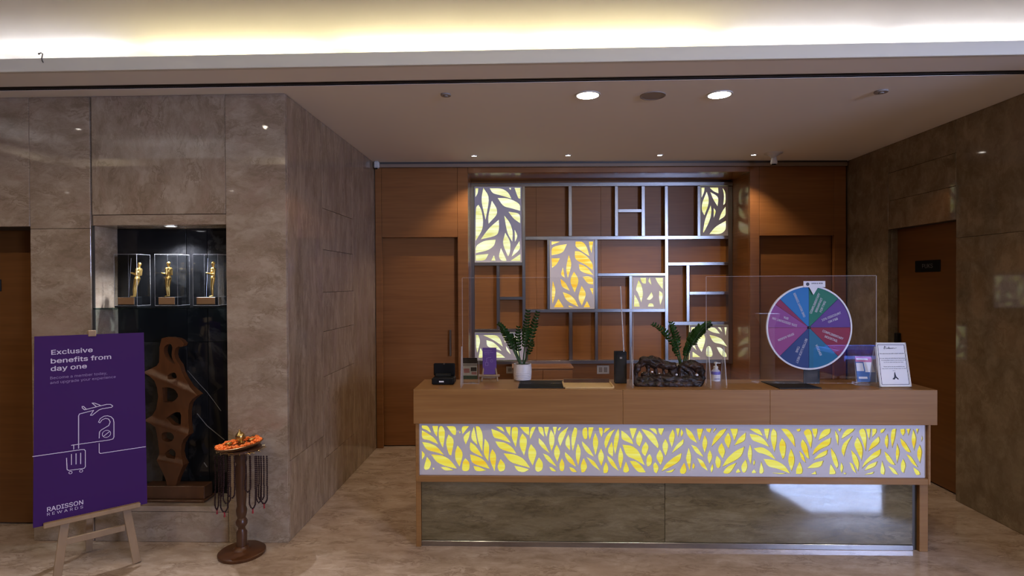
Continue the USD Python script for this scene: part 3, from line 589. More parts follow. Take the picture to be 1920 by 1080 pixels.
D4 = (1480, 785, 7.111, '''100,145 150,138 145,165 115,172;190,180 240,138 290,160 310,260 290,390 230,250;310,138 375,138 375,190 348,260 320,200;550,140 545,200 395,285 420,200 470,145;555,260 545,350 420,400 315,480 340,400 440,310;180,280 240,360 265,530 235,520 160,380 160,310;140,440 190,490 215,580 160,530;510,420 500,490 330,545 400,470;455,565 420,650 245,660 330,590;140,580 180,680 170,738 95,735 95,670;615,165 660,240 650,345 622,250;655,140 692,140 675,175;870,140 840,180 700,270 720,200 780,138;835,240 770,350 730,500 695,430 720,330;560,400 620,480 660,620 640,660 600,600 565,500;555,610 620,715 615,740 540,740 545,650;695,590 725,650 700,720 680,670;930,170 960,138 1005,140 1035,240 1020,420 970,270;1030,142 1085,140 1070,270 1052,230;1110,140 1165,140 1165,185 1110,245;910,250 960,330 985,430 965,550 900,420 865,340;1195,240 1215,320 1060,430 1100,320;830,425 900,500 935,600 920,690 850,560;1220,410 1215,490 1080,560 975,655 1010,570 1120,460;1175,575 1150,640 1010,690 1050,620;810,590 850,610 890,720 840,680;1240,570 1280,690 1265,745 1220,730 1220,670;1220,145 1280,138 1250,185 1220,190;1310,210 1325,290 1310,395 1275,330 1280,260;1370,140 1425,140 1410,260 1375,380 1355,260;1275,445 1330,490 1410,615 1370,610 1300,550;1440,340 1478,450 1440,585 1420,480;1485,265 1550,320 1620,445 1570,440 1500,350;1485,145 1540,140 1545,190 1520,225 1490,190;1570,140 1615,140 1590,215;1655,150 1700,270 1665,415 1630,280;1695,140 1725,140 1708,195;1740,355 1775,440 1745,585 1710,510 1710,430;1570,480 1630,510 1710,640 1640,600;1520,540 1560,620 1530,720 1495,700 1490,600;1660,655 1740,710 1745,745 1700,755 1670,700;1330,640 1400,670 1450,745 1390,730;1770,240 1780,270 1765,295;300,740 350,705 360,740;730,735 745,720 755,740;1015,745 1130,712 1115,738''')
def leaves(T): x0, y0, s, txt = T; return [[(x0 + float(a) / s, y0 + float(b) / s) for a, b in (p.split(',') for p in l.split())] for l in txt.split(';')]
def cut_sheet(outline, polys, depth, grow=0.0):
    holes = []
    for P in polys:
        h = Polygon(chaikin(chaikin(P))).buffer(0)
        holes.append(h.buffer(grow, join_style=2, mitre_limit=3) if grow else h)
    return extrude(outline.difference(unary_union(holes)), depth)
polys = []
for T in (D1, D2, D3, D4):
    for L in leaves(T): polys.append([(at_y(x, y, YL)[0], at_y(x, y, YL)[2]) for x, y in L])
sheet = cut_sheet(sbox(lx0, lz0, lx1, lz1), polys, .009, .0022)
obj('leaf_lattice', facing(sheet, 0, YL + .009, 0), M['sheet'], dk)
nO = 6
for k in range(nO):
    a_, b_ = lx0 + (lx1 - lx0) * k / nO, lx0 + (lx1 - lx0) * (k + 1) / nO
    obj('onyx_panel', bx(a_ + .0004, b_ - .0004, YL + .013, YL + .03, lz0 + .002, lz1 - .002), M['onyx_desk'], dk)

# ================================================================== display recess: steel grid and six lit leaf panels
gd = thing('steel_grid', 'brushed steel grid of boxes fixed in the back wall recess', 'wall grid', tuple(BWO + bu * (r0 + r1) / 2 - bn * (RD - .03)))
OF = -RD + .075                                 # front plane of the bars
def rect_b(x0, y0, x1, y1, out=OF):
    a_ = at_b(x0, (y0 + y1) / 2, out)[0]; b_ = at_b(x1, (y0 + y1) / 2, out)[0]
    c_ = at_b((x0 + x1) / 2, y1, out)[1]; d_ = at_b((x0 + x1) / 2, y0, out)[1]
    return a_, b_, c_, d_
H = [(883, 342, 1374, 349), (985, 442.5, 1366, 449), (889, 492, 979, 498), (937, 556.5, 980, 562), (985, 579.5, 1247, 585.5), (1121, 512, 1247, 517.5), (1253, 491.5, 1366, 497.5), (1293, 546.5, 1366, 552.5), (1253, 603, 1366, 609.5), (889, 675.5, 1366, 682), (889, 617, 985, 623.5), (1159, 392, 1203, 398)]
V = [(883, 349, 889.5, 682), (979, 349, 985, 617), (1066, 349, 1072.5, 442.5), (1153, 349, 1159, 442.5), (1203, 349, 1209.5, 442.5), (1247, 349, 1253, 675.5), (1308, 349, 1313.5, 442.5), (1366, 349, 1374, 682), (931, 498, 937, 617), (1026, 449, 1031, 579.5), (1115.5, 449, 1121, 675.5), (1067, 585.5, 1073.5, 675.5), (1180, 517.5, 1185.5, 675.5), (1287.5, 497.5, 1293, 603), (985, 623.5, 990, 675.5)]
for q in H + V:
    a_, b_, c_, d_ = rect_b(*q)
    obj('bar', bwx(a_, b_, -RD, OF - (.003 if q in V else 0), c_, d_, .002), M['steel'], gd)
P1 = (880, 340, 6.745, '80,90 110,90 105,150 80,190;178,88 255,200 205,475 150,240;262,90 410,90 490,140 528,215 400,175 295,150;362,212 500,215 640,285 640,370 540,340 430,315;575,85 642,85 642,215 620,215;82,325 115,300 150,360 172,480 165,610 82,745;285,250 345,340 350,420 245,530 240,440;370,490 375,600 350,685 150,730 250,590;500,388 640,405 640,525 560,470;445,440 510,520 550,640 540,755 480,650;455,655 520,770 510,910 490,945 420,785;575,620 610,690 580,755;82,815 190,750 330,740 315,810 240,870 82,905;82,935 238,920 200,1000 82,1000;310,940 328,1000 280,1000;400,850 465,990 465,1003 405,1003 372,950;632,762 642,860 540,945 570,860;642,925 642,1003 530,1003;505,85 525,85 520,105')
P2 = (1020, 440, 7.2, '105,95 205,95 105,135;105,175 200,145 305,130 255,245 105,275;105,322 212,320 170,400 110,445;430,95 520,95 575,160 610,285 500,215 425,160;610,95 662,95 640,240 618,170;420,225 480,225 590,300 660,400 655,475 560,400 440,345 418,300;475,400 570,430 660,540 560,520 480,480;525,570 600,560 662,590 662,670 590,660;335,280 375,400 322,580 298,450;255,450 278,580 228,540;405,505 475,610 415,775 358,650 365,580;225,600 290,650 345,755 240,705;508,695 575,800 510,950 460,850;258,780 350,810 420,880 460,970 300,890;120,635 160,760 118,925 105,800;195,870 262,978 140,978;580,900 620,978 540,978;335,960 390,978 340,978;622,725 662,725 660,805')
P3 = (1290, 335, 9.389, '240,160 290,160 285,230 240,325;390,160 530,160 535,255 450,220;330,235 365,340 360,460 290,640 245,560 250,430;400,240 540,320 520,480 440,350;400,480 415,560 390,720 280,945 265,940 300,720;455,520 495,570 455,680;615,170 660,240 660,430 625,460 640,300;660,500 665,650 550,725 590,600;665,745 668,900 570,975 385,970 480,850')
P4 = (1170, 500, 12.0, '370,255 495,255 490,375 410,370;330,310 400,440 430,610 390,790 310,560 265,520;580,250 615,400 545,330;710,255 875,255 870,500 760,360;240,640 330,790 350,895 230,895;620,580 660,680 580,750 520,730;800,550 870,600 865,720 820,850 790,700;560,830 650,830 670,895 545,895')
P5 = (880, 600, 12.0, '155,340 200,340 245,490 180,720 155,600;330,345 610,340 700,440 745,590 600,480 450,400;390,460 520,490 640,590 715,690 640,660 400,600;250,640 320,760 300,845 210,845;600,720 700,760 795,845 600,845;770,350 830,420 800,500;880,340 1000,380 1150,420 1000,560 900,480;830,600 900,700 920,760 840,680;1000,700 1080,640 1150,845 1040,845')
P6 = (1280, 590, 10.8, '510,300 560,260 660,265 750,380 620,360;720,260 770,260 795,340;850,260 890,260 870,410;550,415 700,450 800,500 895,640 780,590 620,560;390,355 460,450 450,560 385,750 300,620 290,470;500,640 560,640 610,790 590,850 490,850 470,760;695,660 780,670 890,800 890,850 820,855 740,760;200,640 240,620 275,710;205,755 345,855 205,855;180,260 330,250 240,420 190,500')
OP = OF - .012
for T, rc, mt, lab in ((P1, (889.5, 349, 979, 492), 'onyx_green', 'tall lit leaf-cut panel with pale green glass, top left of the steel grid'),
                       (P2, (1031, 449, 1115.5, 579.5), 'onyx_amber', 'lit leaf-cut panel with amber glass in the middle of the steel grid'),
                       (P3, (1313.5, 349, 1366, 442.5), 'onyx_green', 'narrow lit leaf-cut panel with pale green glass, top right of the steel grid'),
                       (P4, (1185.5, 517.5, 1247, 579.5), 'onyx_green', 'small square lit leaf-cut panel right of the amber one'),
                       (P5, (889.5, 623.5, 985, 675.5), 'onyx_green', 'low lit leaf-cut panel behind the purple card, bottom left of the steel grid'),
                       (P6, (1293, 609.5, 1366, 675.5), 'onyx_green', 'lit leaf-cut panel behind the driftwood plant, bottom right of the steel grid')):
    a_, b_, c_, d_ = rect_b(*rc, out=OP)
    a_ += .002; b_ -= .002; c_ += .002; d_ -= .002
    pl = []
    for L in leaves(T):
        pp = [at_b(x, y, OP) for x, y in L]; pl.append([(min(max(x, a_ + .012), b_ - .012), min(max(z, c_ + .012), d_ - .012)) for x, z in pp])
    pl = [p for p in pl if Polygon(p).buffer(0).area > 2e-5]
    sh = cut_sheet(sbox(a_, c_, b_, d_), pl, .008, .0024)
    sh.vertices = sh.vertices[:, [0, 2, 1]] * [1, 1, 1]          # (along, out, up)
    sh.vertices[:, 1] += OP - .008; sh.invert()
    o = BWO + bu * (a_ + b_) / 2 + bn * OP + np.array([0, 0, c_])
    t = thing('leaf_light_panel', lab, 'light panel', tuple(o), 'lit leaf panels in the steel grid')
    obj('cut_sheet', BW(sh), M['sheet_wall'], t)
    obj('glowing_pane', bwx(a_, b_, OP - .022, OP - .011, c_, d_), M[mt], t)
    obj('light_box', bwx(a_, b_, -RD + .001, OP - .0225, c_, d_), M['white_plastic'], t)
# sockets below the grid, and a low cabinet by the back wall
for px0, px1, py0, py1, lab in ((1119, 1142, 685, 701, 'white double socket on the wood panel left of the black holder'), (949, 963, 687, 700, 'white socket on the wood panel beside the white plant pot')):
    a_, b_, c_, d_ = rect_b(px0, py0, px1, py1, -RD)
    t = thing('wall_socket', lab, 'socket', tuple(BWO + bu * (a_ + b_) / 2 - bn * RD + np.array([0, 0, c_])))
    obj('plate', bwx(a_, b_, -RD, -RD + .008, c_, d_, .003), M['white_plastic'], t)
    for f in ((.3, .7) if px1 - px0 > 20 else (.5,)):
        obj('socket_face', bwx(a_ + (b_ - a_) * f - .02, a_ + (b_ - a_) * f + .02, -RD + .0075, -RD + .010, c_ + .02, d_ - .02, .002), M['grey_plastic'], t)
a_, b_, c_, d_ = rect_b(960, 689, 1076, 712, -RD + .36)
t = thing('low_cabinet', 'low reddish wood cabinet top showing behind the desk, left of the socket', 'cabinet', tuple(BWO + bu * (a_ + b_) / 2 - bn * (RD - .2)))
obj('carcass', bwx(a_ + .01, b_ - .01, -RD + .01, -RD + .345, 0, d_ - .02, .002), M['wood'], t); obj('cabinet_top', bwx(a_, b_, -RD + .005, -RD + .36, d_ - .02, d_, .003), M['wood'], t)
mid = (a_ + b_) / 2
for s in (0, 1):
    dd = obj('cabinet_door', bwx(a_ + .014 if s == 0 else mid + .002, mid - .002 if s == 0 else b_ - .014, -RD + .345, -RD + .358, .04, d_ - .03, .002), M['wood'], t)

# ================================================================== niche: glass shelf, lamp, trophies in cases, carved sculpture
SZ = at_y(300, 577, YF)[2]
sg = obj('glass_shelf', bx(NX0 + .001, NX1 - .001, YF + .004, YF + ND - .002, SZ - .010, SZ, .002), M['shelf_glass']); tag(sg, 'dark-edged glass shelf across the marble niche', 'shelf')
c = np.array([at_y(320, 425, YF + .06)[0], YF + .06, 0]); spot(c, 'small bright spotlight in the top of the marble niche', NICHE * 300, 62, None, NZ1, .028, 'niche_lamp', 'niche_spotlight', (.86, .90, 1.0))

def figure():
    """standing statuette, 0.245 m tall, facing -x with both arms bent forward; origin between the feet"""
    s = .245 / 1.78
    J = lambda x, y, z: np.array([x, y, z]) * s
    B = []
    def bone(a, ra, b, rb): B.append((J(*a), ra * s, J(*b), rb * s))
    bone((0, 0, 1.66), .088, (-.012, 0, 1.62), .080); bone((-.005, 0, 1.60), .07, (-.02, 0, 1.55), .055)
    bone((.01, 0, 1.52), .052, (.015, 0, 1.44), .058)
    bone((.015, -.17, 1.40), .065, (.015, .17, 1.40), .065); bone((.0, 0, 1.36), .125, (-.01, 0, 1.22), .120)
    bone((-.01, -.06, 1.24), .105, (-.01, .06, 1.24), .105); bone((-.005, 0, 1.2), .115, (.0, 0, 1.04), .090)
    bone((.0, -.06, .95), .105, (.0, .06, .95), .105); bone((0, 0, 1.04), .09, (0, 0, .95), .11)
    for sd in (-1, 1):
        bone((.0, .085 * sd, .92), .098, (-.03, .075 * sd, .52), .062); bone((-.03, .075 * sd, .52), .062, (-.02, .075 * sd, .36), .060)
        bone((-.02, .075 * sd, .36), .060, (.0, .07 * sd, .10), .038); bone((.0, .07 * sd, .06), .040, (-.12, .08 * sd, .03), .028)
        bone((.015, .20 * sd, 1.39), .058, (.03, .23 * sd, 1.12), .043); bone((.03, .23 * sd, 1.12), .043, (-.22, .12 * sd, 1.16), .032)
        bone((-.22, .12 * sd, 1.16), .034, (-.29, .07 * sd, 1.18), .030)
    return blob(B, edge=.0045, smooth=4)
FIG = figure()
def case_edges(x0, x1, y0, y1, z0, z1, r=.0014):
    P = lambda a, b, c: ((x0, x1)[a], (y0, y1)[b], (z0, z1)[c]); E = []
    for a in (0, 1):
        for b in (0, 1):
            E += [cyl(P(a, b, 0), P(a, b, 1), r, n=6), cyl(P(a, 0, b), P(a, 1, b), r, n=6), cyl(P(0, a, b), P(1, a, b), r, n=6)]
    return cat(E)
TH_, TDP = .325, .135
def trophy(px_f0, px_f1, px_b0, px_b1, px_fig, turn, lean, staff, lab, lab2, first=[]):
    x0, x1 = at_y(px_f0, 540, YF + .03)[0], at_y(px_f1, 540, YF + .03)[0]
    y0, y1 = YF + .03, YF + .03 + TDP
    z1 = at_y(px_f1, 476, y0)[2]
    x0 = max(x0, NX0 + .004); x1 = min(x1, NX1 - .004)
    t = thing('display_case', lab2, 'display case', ((x0 + x1) / 2, (y0 + y1) / 2, SZ), 'clear cases on the glass shelf')
    w = .0025
    for nm, q in (('pane', (x0, x1, y0, y0 + w)), ('pane', (x0, x1, y1 - w, y1)), ('pane', (x0, x0 + w, y0 + w, y1 - w)), ('pane', (x1 - w, x1, y0 + w, y1 - w))):
        obj(nm, bx(*q, SZ + .012, z1 - w), M['pane_case'], t)
    obj('lid', bx(x0, x1, y0, y1, z1 - w, z1), M['pane_case'], t)
    obj('edging', case_edges(x0 + .001, x1 - .001, y0 + .001, y1 - .001, SZ + .013, z1 - .001), M['edge'], t)
    obj('tray', bx(x0, x1, y0, y1, SZ + .0005, SZ + .012, .002), M['black'], t)
    b0, b1 = at_y(px_b0, 562, y0 + .03)[0], at_y(px_b1, 562, y0 + .03)[0]
    b0 = max(b0, x0 + .006); b1 = min(b1, x1 - .006)
    xf = at_y(px_fig, 556, y0 + .055)[0]
    t = thing('trophy', lab, 'trophy', (xf, y0 + .055, SZ + .0125), 'gold statuettes on the glass shelf')
    bz0, bz1 = SZ + .0125, at_y(px_b0, 557, y0 + .03)[2]
    bs = obj('base', bx(b0, b1, y0 + .022, y0 + .095, bz0, bz1, .003), M['black'], t)
    tag(obj('plaque', bx(b0 + .004, b1 - .004, y0 + .0205, y0 + .0225, bz0 + .008, bz1 - .003, .0005), M['plaque'], bs), 'copper coloured engraved plaque')
    m = FIG.copy(); m.apply_transform(trimesh.transformations.rotation_matrix(lean, (0, 1, 0))); m.apply_transform(trimesh.transformations.rotation_matrix(turn, (0, 0, 1)))
    m.apply_translation((xf, y0 + .058, bz1 - m.bounds[0, 2] - .001)); obj('figure', m, M['gold'], t, True)
    if staff:
        q0 = at_y(staff[0], 555, y0 + .05); q1 = at_y(staff[1], 484, y0 + .05)
        tag(obj('staff', cyl((q0[0], y0 + .05, bz1 - .001), (q1[0], y0 + .05, q1[2]), .0026, .0016, 10), M['steel'], t), 'thin silver staff')
trophy(214, 257, 219, 254.5, 251, .15, .16, (241, 246), 'gold statuette leaning back with silver staff, leftmost of the three trophies', 'clear box over the leftmost gold statuette')
trophy(290, 333, 298, 330, 315, .05, .02, None, 'gold statuette with no staff, middle of the three trophies', 'clear box over the middle gold statuette')
trophy(361.5, 409, 369, 405.5, 398, .55, .03, (387, 389.5), 'gold statuette turned towards us with silver staff, rightmost of the three trophies', 'clear box over the rightmost gold statuette, touching the niche side')

# carved wooden sculpture
YS = YF + .125
def sc(x, y): p = at_y(270 + x / 3.27, 620 + y / 3.27, YS); return (p[0], p[2])
OUT = [(125, 45), (150, 38), (185, 38), (225, 45), (248, 58), (262, 75), (257, 92), (242, 98), (226, 93), (212, 104), (205, 122), (203, 145), (208, 165), (220, 186), (235, 205), (242, 225), (248, 250), (266, 285), (300, 340), (355, 388), (318, 415), (298, 440), (287, 485), (288, 555), (297, 628), (268, 655), (250, 690), (243, 740), (252, 780), (268, 812), (250, 845), (228, 890), (210, 945), (160, 940), (140, 870), (122, 820), (108, 780), (112, 740), (105, 690), (102, 620), (97, 580), (70, 558), (30, 540), (70, 512), (92, 475), (105, 400), (103, 340), (92, 300), (65, 272), (25, 248), (62, 228), (95, 212), (110, 190), (112, 150), (112, 100)]
HOLES = [[(145, 98), (165, 85), (182, 86), (190, 105), (184, 140), (188, 165), (203, 192), (180, 186), (155, 160), (142, 130)], [(168, 272), (185, 260), (203, 258), (212, 280), (200, 288), (175, 287)], [(150, 355), (180, 352), (208, 362), (222, 390), (205, 410), (185, 421), (150, 421)], [(168, 530), (190, 512), (212, 502), (234, 505), (232, 562), (200, 562)], [(142, 625), (165, 618), (190, 622), (200, 642), (185, 662), (158, 665), (140, 652)], [(154, 745), (170, 730), (186, 722), (203, 738), (200, 768), (165, 762)]]
cs = CrossSection([np.array([sc(*p) for p in OUT])], m3.FillRule.EvenOdd)
for h in HOLES:
    h = np.array(h, float); h = h.mean(0) + (h - h.mean(0)) * (1.12 if len(h) > 8 else 1.38)
    cs = cs - CrossSection([np.array([sc(*p) for p in chaikin(h)])], m3.FillRule.EvenOdd)
TKS = .042
mn = Manifold.extrude(cs, TKS).refine_to_length(.012)
RID = [((25, 248), (355, 388)), ((30, 540), (297, 628)), ((108, 780), (268, 812))]
RID = [(np.array(sc(*a)), np.array(sc(*b))) for a, b in RID]
def bulge(v):
    v = np.array(v); x, z = v[:, 0], v[:, 1]; w = np.zeros(len(v))
    for a, b in RID:
        d = (b - a) / np.linalg.norm(b - a); n = np.array([-d[1], d[0]])
        s = (np.stack([x, z], 1) - a) @ n
        w = np.maximum(w, np.clip(1 - np.where(s > 0, s / .035, -s / .12), 0, 1))
    k = v[:, 2] / TKS
    v[:, 2] = v[:, 2] + (k - .15) * .026 * w
    return v
mn = mn.warp_batch(bulge)
t = thing('carved_sculpture', 'tall carved wooden sculpture with pointed fins and holes in the niche', 'sculpture', (float(sc(185, 940)[0]), YS, NZ0))
obj('carving', facing(tm(mn), 0, YS + .012, 0), M['wood_carved'], t, 32)
w0, w1 = at_y(262, 920, YS - .06)[0], at_y(384, 920, YS - .06)[0]
wz = sc(0, 938)[1]
obj('plinth', bx(w0 + .008, w1 - .012, YS - .045, YS + .055, NZ0 + .018, wz, .004), M['wood_dark'], t); obj('foot', bx(w0, w1, YS - .07, YS + .07, NZ0 + .0005, NZ0 + .018, .004), M['wood_dark'], t)

# ================================================================== easel with the purple board
TL, TR = at_y(68, 629, 3.085), at_y(270, 625, 3.455)
BL, BR = at_y(58, 990, 3.03), at_y(276, 945, 3.395)
# one plane through the four corners
Pm = np.array([TL, TR, BR, BL]); cen = Pm.mean(0); e1 = ((TR + BR) - (TL + BL)) / 2; e1[2] = 0; e1 /= np.linalg.norm(e1)
e2 = ((TL + TR) - (BL + BR)) / 2; e2 -= e1 * (e2 @ e1); e2 /= np.linalg.norm(e2); nrm = np.cross(e1, e2)
def onb(px, py): p = at_plane(px, py, cen, nrm) - cen; return p @ e1, p @ e2
quad = [onb(68, 629), onb(270, 625), onb(276, 945), onb(58, 990)]
quad = np.array(quad); qx0 = (quad[0, 0] + quad[3, 0]) / 2; qx1 = (quad[1, 0] + quad[2, 0]) / 2; qy1 = (quad[0, 1] + quad[1, 1]) / 2; qy0 = (quad[2, 1] + quad[3, 1]) / 2
def onboard(mesh, d=0.0): return place(mesh, cen + nrm * d, e1, e2)
pb = thing('poster_board', 'purple advertising board with white line drawing, standing on the easel', 'poster', tuple(cen + e2 * qy0))
ob = quad * .5 + np.array([[qx0, qy1], [qx1, qy1], [qx1, qy0], [qx0, qy0]]) * .5
obj('board', onboard(extrude(Polygon(ob), .006), -.006), M['purple'], pb)
for txt, x0, x1, yb, hh, b in (('Exclusive', 96, 174, (664.3, 661), 9.2, 1), ('benefits from', 95, 208.5, (679.5, 675.0), 9.2, 1), ('day one', 95, 163, (694.5, 691.8), 9.2, 1),
                          ('Become a member today,', 94, 201, (710.0, 703.0), 5, 0), ('and upgrade your experience', 94, 217, (718.0, 710.5), 5, 0)):
    a_ = np.array(onb(x0, yb[0])); b_ = np.array(onb(x1, yb[1])); L = np.linalg.norm(b_ - a_); hm = abs(onb(x0, yb[0])[1] - onb(x0, yb[0] - hh)[1])
    obj('lettering', onboard(place(lettering(txt, L, hm, .0006, bool(b)), (a_[0], (a_[1] + b_[1]) / 2, 0), (1, 0, 0), (0, 1, 0)), .0001), M['print'] if b else M['print_soft'], pb)
for txt, x0, x1, yb, hh, b in (('RADISSON', 88, 156, (957.5, 947.5), 8.5, 1), ('R E W A R D S', 88, 156, (966.5, 953.5), 5.2, 0)):
    a_ = np.array(onb(x0, yb[0])); b_ = np.array(onb(x1, yb[1])); L = np.linalg.norm(b_ - a_); hm = abs(onb(x0, yb[0])[1] - onb(x0, yb[0] - hh)[1])
    obj('lettering', onboard(place(lettering(txt, L, hm, .0006, bool(b)), (a_[0], (a_[1] + b_[1]) / 2, 0), (1, 0, 0), (0, 1, 0)), .0001), M['print'], pb)
S4 = 4.1545
def stroke(s, w=.0022, closed=False):
    p = [onb(60 + float(a) / S4, 740 + float(b) / S4) for a, b in (q.split(',') for q in s.split())]
    if closed: p.append(p[0])
    return LineString(p).buffer(w, cap_style=1, join_style=1)
def circ(x, y, r, w=.0022): p = onb(60 + x / S4, 740 + y / S4); q = onb(60 + (x + r) / S4, 740 + y / S4); R = math.hypot(q[0] - p[0], q[1] - p[1]); return Point(p).buffer(R + w / 2).difference(Point(p).buffer(R - w))
art = [stroke('6,482 385,428 406,427 415,436 416,560 406,574 285,590 273,582 269,495'), stroke('307,465 307,545'), stroke('343,460 343,540'), stroke('379,455 379,538'), circ(300, 607, 13), circ(383, 594, 13),
       stroke('325,425 325,391 308,394 600,353 630,345 638,330 638,215 633,190 615,172 588,164 560,168 532,186 518,213 529,219 545,197 572,184 597,190 609,212 598,240 540,275 526,290 523,338'), stroke('363,418 363,165 370,150 480,122 455,160 470,160 520,120 545,110 620,98 629,88 612,76 580,76 520,90 410,118 392,104 390,92 402,92 420,110'),
       stroke('500,92 468,65 485,65 530,82'), circ(580, 305, 33), stroke('560,322 600,290'), stroke('523,380 523,450 532,458 884,405')]
tag(obj('line_drawing', onboard(extrude(unary_union(art), .0006), .0001), M['print'], pb), 'white line drawing of suitcase, aeroplane and door hanger')
# the easel
es = thing('easel', 'pale wooden display easel carrying the purple board', 'easel', (float(cen[0]), float(cen[1]), 0))
def bar3(p, q, w, d, side, mt=M['wood_pale'], nm='leg', ch=.002):
    p, q = np.array(p, float), np.array(q, float); L = np.linalg.norm(q - p); z = (q - p) / L; x = np.array(side, float); x -= z * (x @ z); x /= np.linalg.norm(x); y = np.cross(z, x)
    m = bx(-w / 2, w / 2, -d / 2, d / 2, 0, L, ch); Mx = np.eye(4); Mx[:3, 0] = x; Mx[:3, 1] = y; Mx[:3, 2] = z; Mx[:3, 3] = p; m.apply_transform(Mx)
    return obj(nm, m, mt, es)
back = -nrm * .030
nh = np.array([nrm[0], nrm[1], 0]); nh /= np.linalg.norm(nh)
def onpl(px, py, d): return at_plane(px, py, cen + nrm * d, nrm)
topc = onpl(172, 625, -.02)
def leg_to_floor(px, py, d):                    # extend the line top-of-easel -> (px,py) on the board's plane down to the floor
    a_ = onpl(172, 628, d); b_ = onpl(px, py, d); return a_, a_ + (b_ - a_) * (a_[2] / (a_[2] - b_[2]))
for px, py in ((119, 1000), (243, 985)):
    a_, b_ = leg_to_floor(px, py, -.026); bar3(b_ + np.array([0, 0, .004]), a_ - (a_ - b_) * .02, .042, .020, e1)
mid_top = onpl(172, 640, -.05); rear = np.array([mid_top[0], mid_top[1], 0]) - nh * .28
bar3((rear[0], rear[1], .004), mid_top, .036, .018, e1, nm='rear_leg')
g0, g1 = onb(81, 982), onb(262, 944)
lg = bx(g0[0], g1[0], qy0 - .030 + .02, qy0 + .004, -.03, .032, .003)
zz = np.array(onb(170, 965))[1]
obj('ledge', onboard(bx(g0[0], g1[0], zz - .013, zz + .013, -.018, .034, .003)), M['wood_pale'], es)
c0, c1 = onb(121, 1021), onb(232, 990)
obj('crossbar', onboard(bx(min(c0[0], c1[0]) - .01, max(c0[0], c1[0]) + .01, (c0[1] + c1[1]) / 2 - .018, (c0[1] + c1[1]) / 2 + .018, -.035, -.017, .002)), M['wood_pale'], es)
k0, k1 = onb(165, 630), onb(180, 619)
obj('top_block', onboard(bx(k0[0], k1[0], k0[1] - .004, k1[1], -.045, .010, .003)), M['wood_pale'], es)

# ================================================================== garland stand in front of the marble corner
CS = np.array([at_z(449, 1038, .015)[0], 3.50, 0])
st = thing('turned_stand', 'dark turned wooden pedestal stand on a round foot by the marble corner', 'stand', tuple(CS))
obj('foot', lathe([(.136, 0), (.140, .008), (.140, .018), (.130, .026), (.06, .032), (.045, .042), (.040, .055)], CS, 48), M['wood_carved'], st, 40)
rr = 3.5 / 1060
zp = lambda py: EYE - (py - 532.5) * rr
prof = [(.030, .05), (.032, zp(1005)), (.022, zp(1000)), (.021, zp(996)), (.034, zp(990)), (.035, zp(984)), (.024, zp(978)), (.031, zp(970)), (.033, zp(962)), (.026, zp(955)), (.030, zp(940)), (.033, zp(920)), (.034, zp(900)), (.033, zp(880)), (.028, zp(874)), (.036, zp(868)), (.036, zp(862)), (.033, zp(856)), (.040, zp(850)), (.040, zp(847))]
obj('pillar', lathe(prof, CS, 28), M['wood_dark'], st, 40)
ZTOP = zp(846)
obj('top_disc', lathe([(.105, ZTOP - .010), (.122, ZTOP - .004), (.122, ZTOP + .008), (.115, ZTOP + .012)], CS, 40), M['wood_dark'], st, 40)
# hooks round the rim
for k in range(14):
    an = 2 * math.pi * k / 14 + .2; p = CS + np.array([math.cos(an) * .122, math.sin(an) * .122, ZTOP])
    o = np.array([math.cos(an), math.sin(an), 0])
    obj('hook', tube([p - o * .004, p + o * .010, p + o * .016 + np.array([0, 0, -.006]), p + o * .018 + np.array([0, 0, .006])], .0022, 6), M['brass'], st, True)
# tilted tray with flowers and a brass lamp
TLT = trimesh.transformations.rotation_matrix(math.radians(-7), (0, 1, 0))
TLT[:3, 3] = CS + np.array([-.005, -.01, ZTOP + .030])
def tilt(m): m = m.copy(); m.apply_transform(TLT); return m
ty = thing('copper_tray', 'round copper tray tilted on the turned stand', 'tray', tuple(TLT[:3, 3]))
obj('dish', tilt(lathe([(.10, -.018), (.125, -.012), (.142, .004), (.138, .007), (.12, -.004), (.02, -.008)], (0, 0, 0), 48)), M['copper'], ty, 40)
obj('spout', tilt(tm(Manifold.hull_points(np.array([(-.10, -.05, -.006), (-.10, .05, -.006), (-.165, 0, .006), (-.10, -.05, .000), (-.10, .05, .000), (-.165, 0, .010)])))), M['copper'], ty)
pet = []
for k in range(330):
    an = rng.uniform(0, 2 * math.pi); r = math.sqrt(rng.uniform(.50, 1.0)) * .130
    if rng.random() < .05: r = rng.uniform(.02, .10)
    p = np.array([math.cos(an) * r, math.sin(an) * r, .002 + rng.uniform(0, .014)])
    s = trimesh.creation.icosphere(0, rng.uniform(.007, .012)); s.apply_scale((1, 1, .55)); s.apply_transform(trimesh.transformations.rotation_matrix(rng.uniform(-.9, .9), rng.normal(size=3))); s.apply_translation(p); pet.append(s)
mg = obj('marigold_petals', tilt(cat(pet)), M['marigold']); tag(mg, 'orange marigold petals spread round the copper tray', 'petals', None, 'stuff')
lp = thing('oil_lamp', 'small domed brass oil lamp amid orange petals on the tray', 'oil lamp', tuple(TLT[:3, 3]))
obj('bowl', tilt(lathe([(.018, -.004), (.026, .004), (.012, .012), (.014, .018), (.030, .030), (.034, .038), (.026, .040)], (.012, 0, .004), 28)), M['brass'], lp, 40)
obj('lid', tilt(lathe([(.027, .040), (.029, .050), (.022, .064), (.010, .074), (.005, .080), (.006, .086), (.002, .090)], (.012, 0, .004), 28)), M['brass'], lp, 40)
